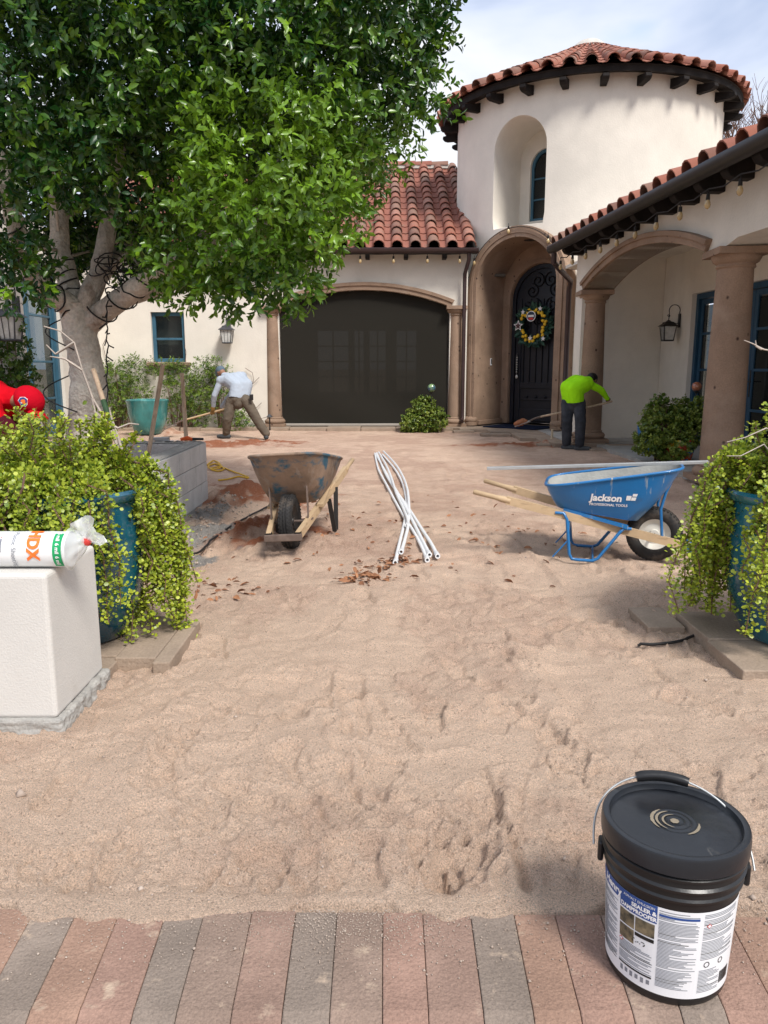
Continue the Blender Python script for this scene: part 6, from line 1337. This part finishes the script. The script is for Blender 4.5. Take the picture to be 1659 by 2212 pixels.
for (u, v) in ((38, .39), (54, .39)):
    vs = [LPt((u+3.0*rr*math.cos(k*PI/8))*D, v+.034*rr*math.sin(k*PI/8), .0008) for rr in (1, .75) for k in range(16)]; lb.add(vs, [(k, (k+1) % 16, 16+(k+1) % 16, 16+k) for k in range(16)], 4)
lb.build('label', [m_label, m_inkblue, m_white, m_photo, m_inkblack, m_ink, m_inkred], bk, fix=False)

# ================================================================== PEOPLE
def caps(mb, a, b_, r0, r1, n=14):
    a, b_ = Vector(a), Vector(b_); x, y, z = frame_z(b_-a); secs = []
    for i in range(5): t = PI/2*i/5; secs.append((a-z*(r0*math.cos(t)), r0*math.sin(t)+.0008))
    secs += [(a, r0), (a.lerp(b_, .5), (r0+r1)/2), (b_, r1)]
    for i in range(1, 6): t = PI/2*i/5; secs.append((b_+z*(r1*math.sin(t)), r1*math.cos(t)+.0008))
    mb.tube([s_[0] for s_ in secs], [s_[1] for s_ in secs], n)
def ell(mb, c, r, Rm=None):
    T = Matrix.Translation(c) @ (Rm.to_4x4() if Rm is not None else Matrix.Identity(4)); mb.ball((0, 0, 0), r, 18, T=T)
def skin(mb, name, mat, parent, vox=.009, smooth=4, wr=0.0, ws=.06):
    me = bpy.data.meshes.new(name); me.from_pydata(mb.v, [], mb.f); o = bpy.data.objects.new(name, me); COL.objects.link(o)
    rm = o.modifiers.new('r', 'REMESH'); rm.mode = 'VOXEL'; rm.voxel_size = vox
    sm = o.modifiers.new('s', 'SMOOTH'); sm.iterations = smooth; sm.factor = .5
    if wr:
        tx_ = bpy.data.textures.new('fold', 'CLOUDS'); tx_.noise_scale = ws; tx_.noise_depth = 1; d = o.modifiers.new('d', 'DISPLACE'); d.texture = tx_; d.strength = wr; d.mid_level = .5
    bpy.context.view_layer.update(); m2 = bpy.data.meshes.new_from_object(o.evaluated_get(bpy.context.evaluated_depsgraph_get())); bpy.data.objects.remove(o)
    m2.name = name; m2.materials.clear(); m2.materials.append(mat); m2.shade_smooth()
    o = bpy.data.objects.new(name, m2); return link(o, parent, INV.get(parent.name))
def hand(mb, w_, d, side, grip=None):
    """palm at wrist w_, pointing along d; fingers curl round the axis grip"""
    w_ = Vector(w_); d = Vector(d).normalized(); g = Vector(grip).normalized() if grip else Vector((0, 0, 1)); g = (g-d*g.dot(d)).normalized(); n_ = d.cross(g)*side
    pc_ = w_+d*.055
    for k in range(4): caps(mb, w_+d*.01+g*(-.012+.008*k), w_+d*.085+g*(-.030+.020*k), .017, .014, 8)
    for k in range(4):
        L = (.034, .040, .038, .030)[k]; a = w_+d*.085+g*(-.030+.020*k); b_ = a+d*L*.8+n_*L*.5; e_ = b_-d*L*.1+n_*L*.9; f_ = e_-d*L*.8+n_*.004
        caps(mb, a, b_, .0105, .010, 8); caps(mb, b_, e_, .010, .009, 8); caps(mb, e_, f_, .009, .008, 8)
    a = w_+d*.03+g*.025; b_ = a+d*.03+n_*.025+g*.018; e_ = b_+d*.028+n_*.018-g*.008; caps(mb, a, b_, .014, .012, 8); caps(mb, b_, e_, .012, .010, 8)
def head(mb, c, f, r=.098):
    """skull, jaw, nose, ears; f is the facing direction"""
    c = Vector(c); f = Vector(f).normalized(); x, y, z = frame_z(f); up = y
    ell(mb, c, (r*.80, r*.98, r*.98), Matrix((x, up, f)).transposed()); ell(mb, c+f*r*.22-up*r*.52, (r*.60, r*.58, r*.62), Matrix((x, up, f)).transposed())
    ell(mb, c+f*r*1.0-up*r*.18, (r*.14, r*.24, r*.18), Matrix((x, up, f)).transposed())
    for s_ in (-1, 1): ell(mb, c+x*(s_*r*.82)-up*r*.12-f*r*.05, (r*.10, r*.30, r*.20), Matrix((x, up, f)).transposed()); ell(mb, c+x*(s_*r*.32)+f*r*.86+up*r*.06, (r*.13, r*.08, r*.07), Matrix((x, up, f)).transposed())
    ell(mb, c+f*r*.80-up*r*.55, (r*.26, r*.07, r*.08), Matrix((x, up, f)).transposed())
def shoe(mb, ank, d, k=1.0):
    ank = Vector(ank); d = Vector((d[0], d[1], 0)).normalized(); b = Vector((ank.x, ank.y, ank.z-.045))
    caps(mb, b-d*.05, b+d*.05, .042*k, .044*k); caps(mb, b+d*.05, b+d*.15*k, .044*k, .034*k); caps(mb, ank+Vector((0, 0, .03)), b, .044*k, .045*k)
def person(name, label, J, cols, base, gloves=False, wr=.012, extra=None):
    t = thing(name, label, 'person', base); B, SH, TR_, SO = MB(), MB(), MB(), MB()
    hip = (J['hl']+J['hr'])*.5; ch = J['chest']; nk = J['neck']; sp = (hip+ch)*.5+J.get('bulge', Vector((0, 0, 0)))
    lat = (J['sr']-J['sl']).normalized()
    for mb, k in ((B, -.022), (SH, .014)):                                  # torso
        hip_ = hip.lerp(sp, .30) if k > 0 else hip.lerp(sp, .25)
        for s_ in (-1, 1):
            caps(mb, hip_+lat*(s_*.085), sp+lat*(s_*.09), .118+k, .124+k); caps(mb, sp+lat*(s_*.09), ch+lat*(s_*.10), .124+k, .128+k); caps(mb, ch+lat*(s_*.085), (J['sl'] if s_ < 0 else J['sr']), .120+k, .080+k)
        caps(mb, hip_, sp, .125+k, .125+k); caps(mb, sp, ch, .125+k, .130+k); caps(mb, ch, nk.lerp(ch, .25), .125+k, .075+k)
        if k > 0: caps(mb, ch, nk, .125, .082)
    caps(B, ch.lerp(nk, .6), J['head'], .062, .058); head(B, J['head'], J['face'])
    for s_, (a, b_, c_) in ((-1, ('sl', 'el', 'wl')), (1, ('sr', 'er', 'wr'))):
        for mb, k in ((B, 0), (SH, .013)):
            caps(mb, J[a], J[b_], .058+k, .044+k); e_ = J[b_].lerp(J[c_], .97 if k else 1.0); caps(mb, J[b_], e_, .045+k, .028+k*1.0)
        d = (J[c_]-J[b_]).normalized(); hd = J.get('h'+a[1], d); hand(B, J[c_], hd, s_, J.get('grip'))
    for (a, b_, c_, f_) in (('hl', 'kl', 'al', 'fl'), ('hr', 'kr', 'ar', 'fr')):
        for mb, k in ((B, -.012), (TR_, .014)):
            kk = .014 if k > 0 else 0; caps(mb, J[a], J[b_], .098+k, .066+k+kk); caps(mb, J[b_], J[b_].lerp(J[c_], .4), .064+k+kk, .062+k+kk); caps(mb, J[b_].lerp(J[c_], .4), J[c_]+Vector((0, 0, .03 if k > 0 else 0)), .062+k+kk, .044+k*1.4+kk)
        shoe(B, J[c_]+Vector((0, 0, .005)), J[f_], .8); SO = MB(); shoe(SO, J[c_], J[f_], 1.08); skin(SO, 'shoe', m_shoe, t, .008, 2)
    for s_ in (-1, 1): caps(TR_, hip+lat*(s_*.07)+(sp-hip)*.20, J['hl' if s_ < 0 else 'hr'], .118, .112)
    caps(TR_, hip+(sp-hip)*.22, hip-(sp-hip).normalized()*.04, .125, .118)
    body = skin(B, 'body', m_skin, t, .008, 2); sh = skin(SH, 'shirt', cols[0], t, .010, 5, wr*.9, .09)
    bmx = bmesh.new(); bmx.from_mesh(sh.data); bmesh.ops.bisect_plane(bmx, geom=[e for e in bmx.faces if (e.calc_center_median()-hip).length < .27]+[e for e in bmx.edges if (e.verts[0].co-hip).length < .29]+[v for v in bmx.verts if (v.co-hip).length < .29], plane_co=hip.lerp(sp, .12), plane_no=(sp-hip).normalized(), clear_inner=True) if J.get('hem', True) else None; bmx.to_mesh(sh.data); bmx.free()
    skin(TR_, 'trousers', cols[1], t, .010, 4, wr*1.2, .06)
    return t, body, sh
def V3(x, y, Y): return AT(x, y, Y)
# --- man in grey shovelling by the rear wall
Y0 = 15.2; gz = hz(-2.74, Y0)+.05
al, ar = AT(489,938,Y0+.10), AT(575,943,Y0-.10); al.z = ar.z = gz+.045
J = dict(hl=AT(500,868,Y0+.05), hr=AT(532,866,Y0-.02), kl=AT(491,905,Y0-.02), kr=AT(556,908,Y0-.08), al=al, ar=ar, chest=AT(506,820,Y0+.26), neck=AT(486,813,Y0+.42), sl=AT(477,822,Y0+.22), sr=AT(524,813,Y0+.44), el=AT(463,855,Y0+.18), er=AT(500,850,Y0+.62),
         wl=AT(460,884,Y0+.30), wr=AT(478,880,Y0+.62), head=AT(477,803,Y0+.54), face=Vector((-.55, .6, -.65)), fl=(-1, .1), fr=(-.25, 1), grip=Vector((.9, .1, .35)), bulge=Vector((.10, -.02, .09)), hl_=0)
J['hl_'] = None; hx = J['wl']+Vector((-.02, .02, -.08))
t1, b1_, s1_ = person('person', 'man in pale grey long sleeved shirt and brown trousers bending over a shovel', J, (m_greyshirt, m_khaki), (AT(530,948,Y0).x, Y0, gz))
mb = MB(); hc = J['head']; ff = J['face'].normalized(); x, y, z = frame_z(ff); Rm = Matrix((x, y, z)).transposed(); ell(mb, hc+y*.03, (.098, .092, .108), Rm); caps(mb, hc+ff*.10+y*.035-x*.04, hc+ff*.17+y*.015, .03, .02); caps(mb, hc+ff*.10+y*.035+x*.04, hc+ff*.17+y*.015, .03, .02); skin(mb, 'cap', m_bluecap, t1, .008, 2)
mb = MB(); hand(mb, J['wl'], (J['wl']-J['el']), -1, J['grip']); caps(mb, J['wl'], J['wl']-(J['wl']-J['el']).normalized()*.05, .036, .04); hand(mb, J['wr'], (J['wr']-J['er']), 1, J['grip']); mb2 = mb
o = skin(mb, 'gloves', m_glove, t1, .007, 0); 
for v in o.data.vertices: v.co += v.normal*.006
mb = MB().box(AT(543,858,Y0-.17), (.07, .05, .12), .3); mb.build('belt_pouch', m_black, t1, bevel=.01)
# his shovel: handle through the glove to the soil heap
ha_ = J['wl']+(J['wl']-J['el']).normalized()*.09+Vector((.0, .0, .0)); tipS = AT(352,930,15.6); tipS.z = max(tipS.z, .10); dv = (ha_-tipS).normalized(); endS = ha_+dv*.55
def shovel(label, tip, end, soil=None, roll=Vector((0, 0, 1)), wood=m_wood):
    t = thing('shovel', label, 'shovel', tip, group='shovels'); d = (end-tip).normalized(); up = (roll-d*roll.dot(d)).normalized(); sd = d.cross(up)
    s0 = tip+d*.30+up*.055
    MB().tube([s0+d*.12, s0+d*.20, end-d*.3, end, end+d*.006], [.017, .018, .019, .018, .010], 10).build('handle', wood, t, 50)
    MB().tube([tip+d*.24+up*.012, tip+d*.30+up*.04, s0+d*.08+up*.0, s0+d*.17], [.014, .016, .018, .0195], 10).build('socket', m_rustbar, t, 50)
    mb = MB(); n, m = 10, 8; vs = []
    for i in range(n+1):
        q = i/n; wd = .115*math.sin(min(1, .12+q*1.5)*PI/2)**.8 if q < .75 else .115
        for j in range(m+1): s_ = (j/m-.5)*2; vs.append(tip+d*(.28*q)+sd*(wd*s_)+up*(.030*s_*s_*(.4+.6*q)+.012*q))
    mb.add(vs, [(i*(m+1)+j, i*(m+1)+j+1, (i+1)*(m+1)+j+1, (i+1)*(m+1)+j) for i in range(n) for j in range(m)]); bl_ = mb.build('blade', m_alu, t, 60, fix=False)
    so_m = bl_.modifiers.new('s', 'SOLIDIFY'); so_m.thickness = .004
    if soil:
        mb = MB(); ell(mb, tip+d*.12+up*.045, (.13, .10, .055), Matrix((d, sd, up)).transposed()); o = mb.build('soil_load', m_soil, t, 60); tt_ = bpy.data.textures.new('clod', 'CLOUDS'); tt_.noise_scale = .04; s3 = o.modifiers.new('b', 'SUBSURF'); s3.levels = s3.render_levels = 1; dd = o.modifiers.new('d', 'DISPLACE'); dd.texture = tt_; dd.strength = .05
    return t
shovel('long handled shovel digging at the soil heap by the teal pot', tipS, endS)
# --- man in the neon shirt by the entry
Y1 = 13.25; gz = hz(3.25, Y1)+.03
al, ar = AT(1224,955,Y1+.12), AT(1252,960,Y1-.06); al.z = ar.z = gz+.045
J = dict(hl=AT(1226,872,Y1+.08), hr=AT(1251,872,Y1-.03), kl=AT(1225,908,Y1+.03), kr=AT(1254,910,Y1-.10), al=al, ar=ar, chest=AT(1252,829,Y1+.06), neck=AT(1270,823,Y1+.12), sl=AT(1248,824,Y1+.20), sr=AT(1271,829,Y1-.04), el=AT(1250,858,Y1+.30), er=AT(1299,843,Y1+.0),
         wl=AT(1258,886,Y1+.20), wr=AT(1312,861,Y1+.08), head=AT(1279,820,Y1+.22), face=Vector((.55, .55, -.65)), fl=(.55, -.35), fr=(.8, -.4), grip=Vector((.95, .1, .28)), bulge=Vector((-.09, -.03, .09)))
t2, b2_, s2_ = person('person', 'man in neon yellow green shirt and dark jeans lifting soil with a shovel', J, (m_neon, m_jeans), (3.25, Y1, gz))
mb = MB(); hc = J['head']; ff = J['face'].normalized(); x, y, z = frame_z(ff); ell(mb, hc+y*.022-ff*.012, (.094, .092, .102), Matrix((x, y, z)).transposed()); skin(mb, 'hair', m_hair, t2, .008, 2)
hr_ = J['wr']+(J['wr']-J['er']).normalized()*.085; tipN = AT(1112,922,Y1+.35); shovel('long handled shovel loaded with red soil held over the doormat', tipN, hr_+(hr_-tipN).normalized()*.04, True, wood=m_oldwood)
# --- man in red inside the planter
Y2 = 6.05; sz0 = .25
al, ar = Vector((-3.62, 6.35, sz0+.045)), Vector((-3.55, 5.85, sz0+.045))
J = dict(hl=Vector((-3.66, 6.22, 1.00)), hr=Vector((-3.66, 5.95, 1.00)), kl=Vector((-3.50, 6.32, .62)), kr=Vector((-3.46, 5.90, .62)), al=al, ar=ar, chest=Vector((-3.10, 6.06, 1.16)), neck=Vector((-2.88, 6.03, 1.15)), sl=Vector((-3.00, 6.24, 1.09)), sr=Vector((-2.98, 5.86, 1.08)), el=Vector((-2.96, 6.28, .86)), er=AT(40,955,5.84),
         wl=Vector((-2.74, 6.15, .66)), wr=AT(78,1000,5.80), head=AT(60,868,5.98), face=Vector((.75, -.12, -.65)), fl=(1, .1), fr=(1, -.1), grip=Vector((0, 1, 0)), bulge=Vector((0, 0, .06)))
t3, b3_, s3_ = person('person', 'man in red shirt and red cap bending inside the block planter', J, (m_red, m_jeans), (-3.5, 6.05, .2))
SL = MB()
for (a, b_, c_) in (('sl', 'el', 'wl'), ('sr', 'er', 'wr')): caps(SL, J[a].lerp(J[b_], .45), J[b_], .064, .060); caps(SL, J[b_], J[c_], .060, .044)
o = skin(SL, 'sleeves', m_maroon, t3, .010, 3, .008, .05)
for v in o.data.vertices: v.co += v.normal*.012
mb = MB(); hc = J['head']; ff = J['face'].normalized(); x, y, z = frame_z(ff); Rm = Matrix((x, y, z)).transposed(); ell(mb, hc+y*.022, (.110, .104, .120), Rm); cap_ = skin(mb, 'cap', m_redcap, t3, .008, 2)
bm3 = MB(); vs = []
for i in range(9):
    for j in range(13): q = i/8; s_ = (j/12-.5)*2; vs.append(hc+ff*(.085+.115*q*(1-.35*s_*s_))+x*(s_*.092)+y*(.012-.035*s_*s_-.02*q))
bm3.add(vs, [(i*13+j, i*13+j+1, (i+1)*13+j+1, (i+1)*13+j) for i in range(8) for j in range(12)]); br_ = bm3.build('cap_brim', m_redcap, t3, 60, fix=False); sm_ = br_.modifiers.new('s', 'SOLIDIFY'); sm_.thickness = .006
cb = BVHTree.FromPolygons([v.co[:] for v in cap_.data.vertices], [tuple(p.vertices) for p in cap_.data.polygons]); Pm = MB()
tgt = AT(49,868,5.9); e0 = Vector((0, 0, EYE)); rd = (tgt-e0).normalized(); hit_ = cb.ray_cast(e0, rd)
if hit_[0]:
    pc2, pn2 = hit_[0], hit_[1]; px_ = Vector((0, 0, 1)).cross(pn2).normalized(); py_ = pn2.cross(px_)
    def badge(sc_, e_, mi, shape):
        vs = []
        for (u, v) in shape:
            p = pc2+px_*(u*sc_)+py_*(v*sc_); h = cb.ray_cast(p+pn2*.05, -pn2); vs.append((h[0] if h[0] else p)+pn2*e_)
        Pm.add(vs, [tuple(range(len(vs)))], mi)
    hexa = [(-1, .25), (-.45, .95), (.5, .95), (1, .55), (.85, -.55), (.35, -1), (-.45, -.75)]
    badge(.038, .003, 0, hexa); badge(.033, .0045, 1, hexa); badge(.018, .006, 2, [(x+.25, y+.1) for x, y in hexa]); badge(.010, .0068, 0, [(x*.9-1.0, y*.5-.75) for x, y in hexa])
    Pm.build('cap_badge', [m_white, m_inkblue, m_inkorange], t3, fix=False)
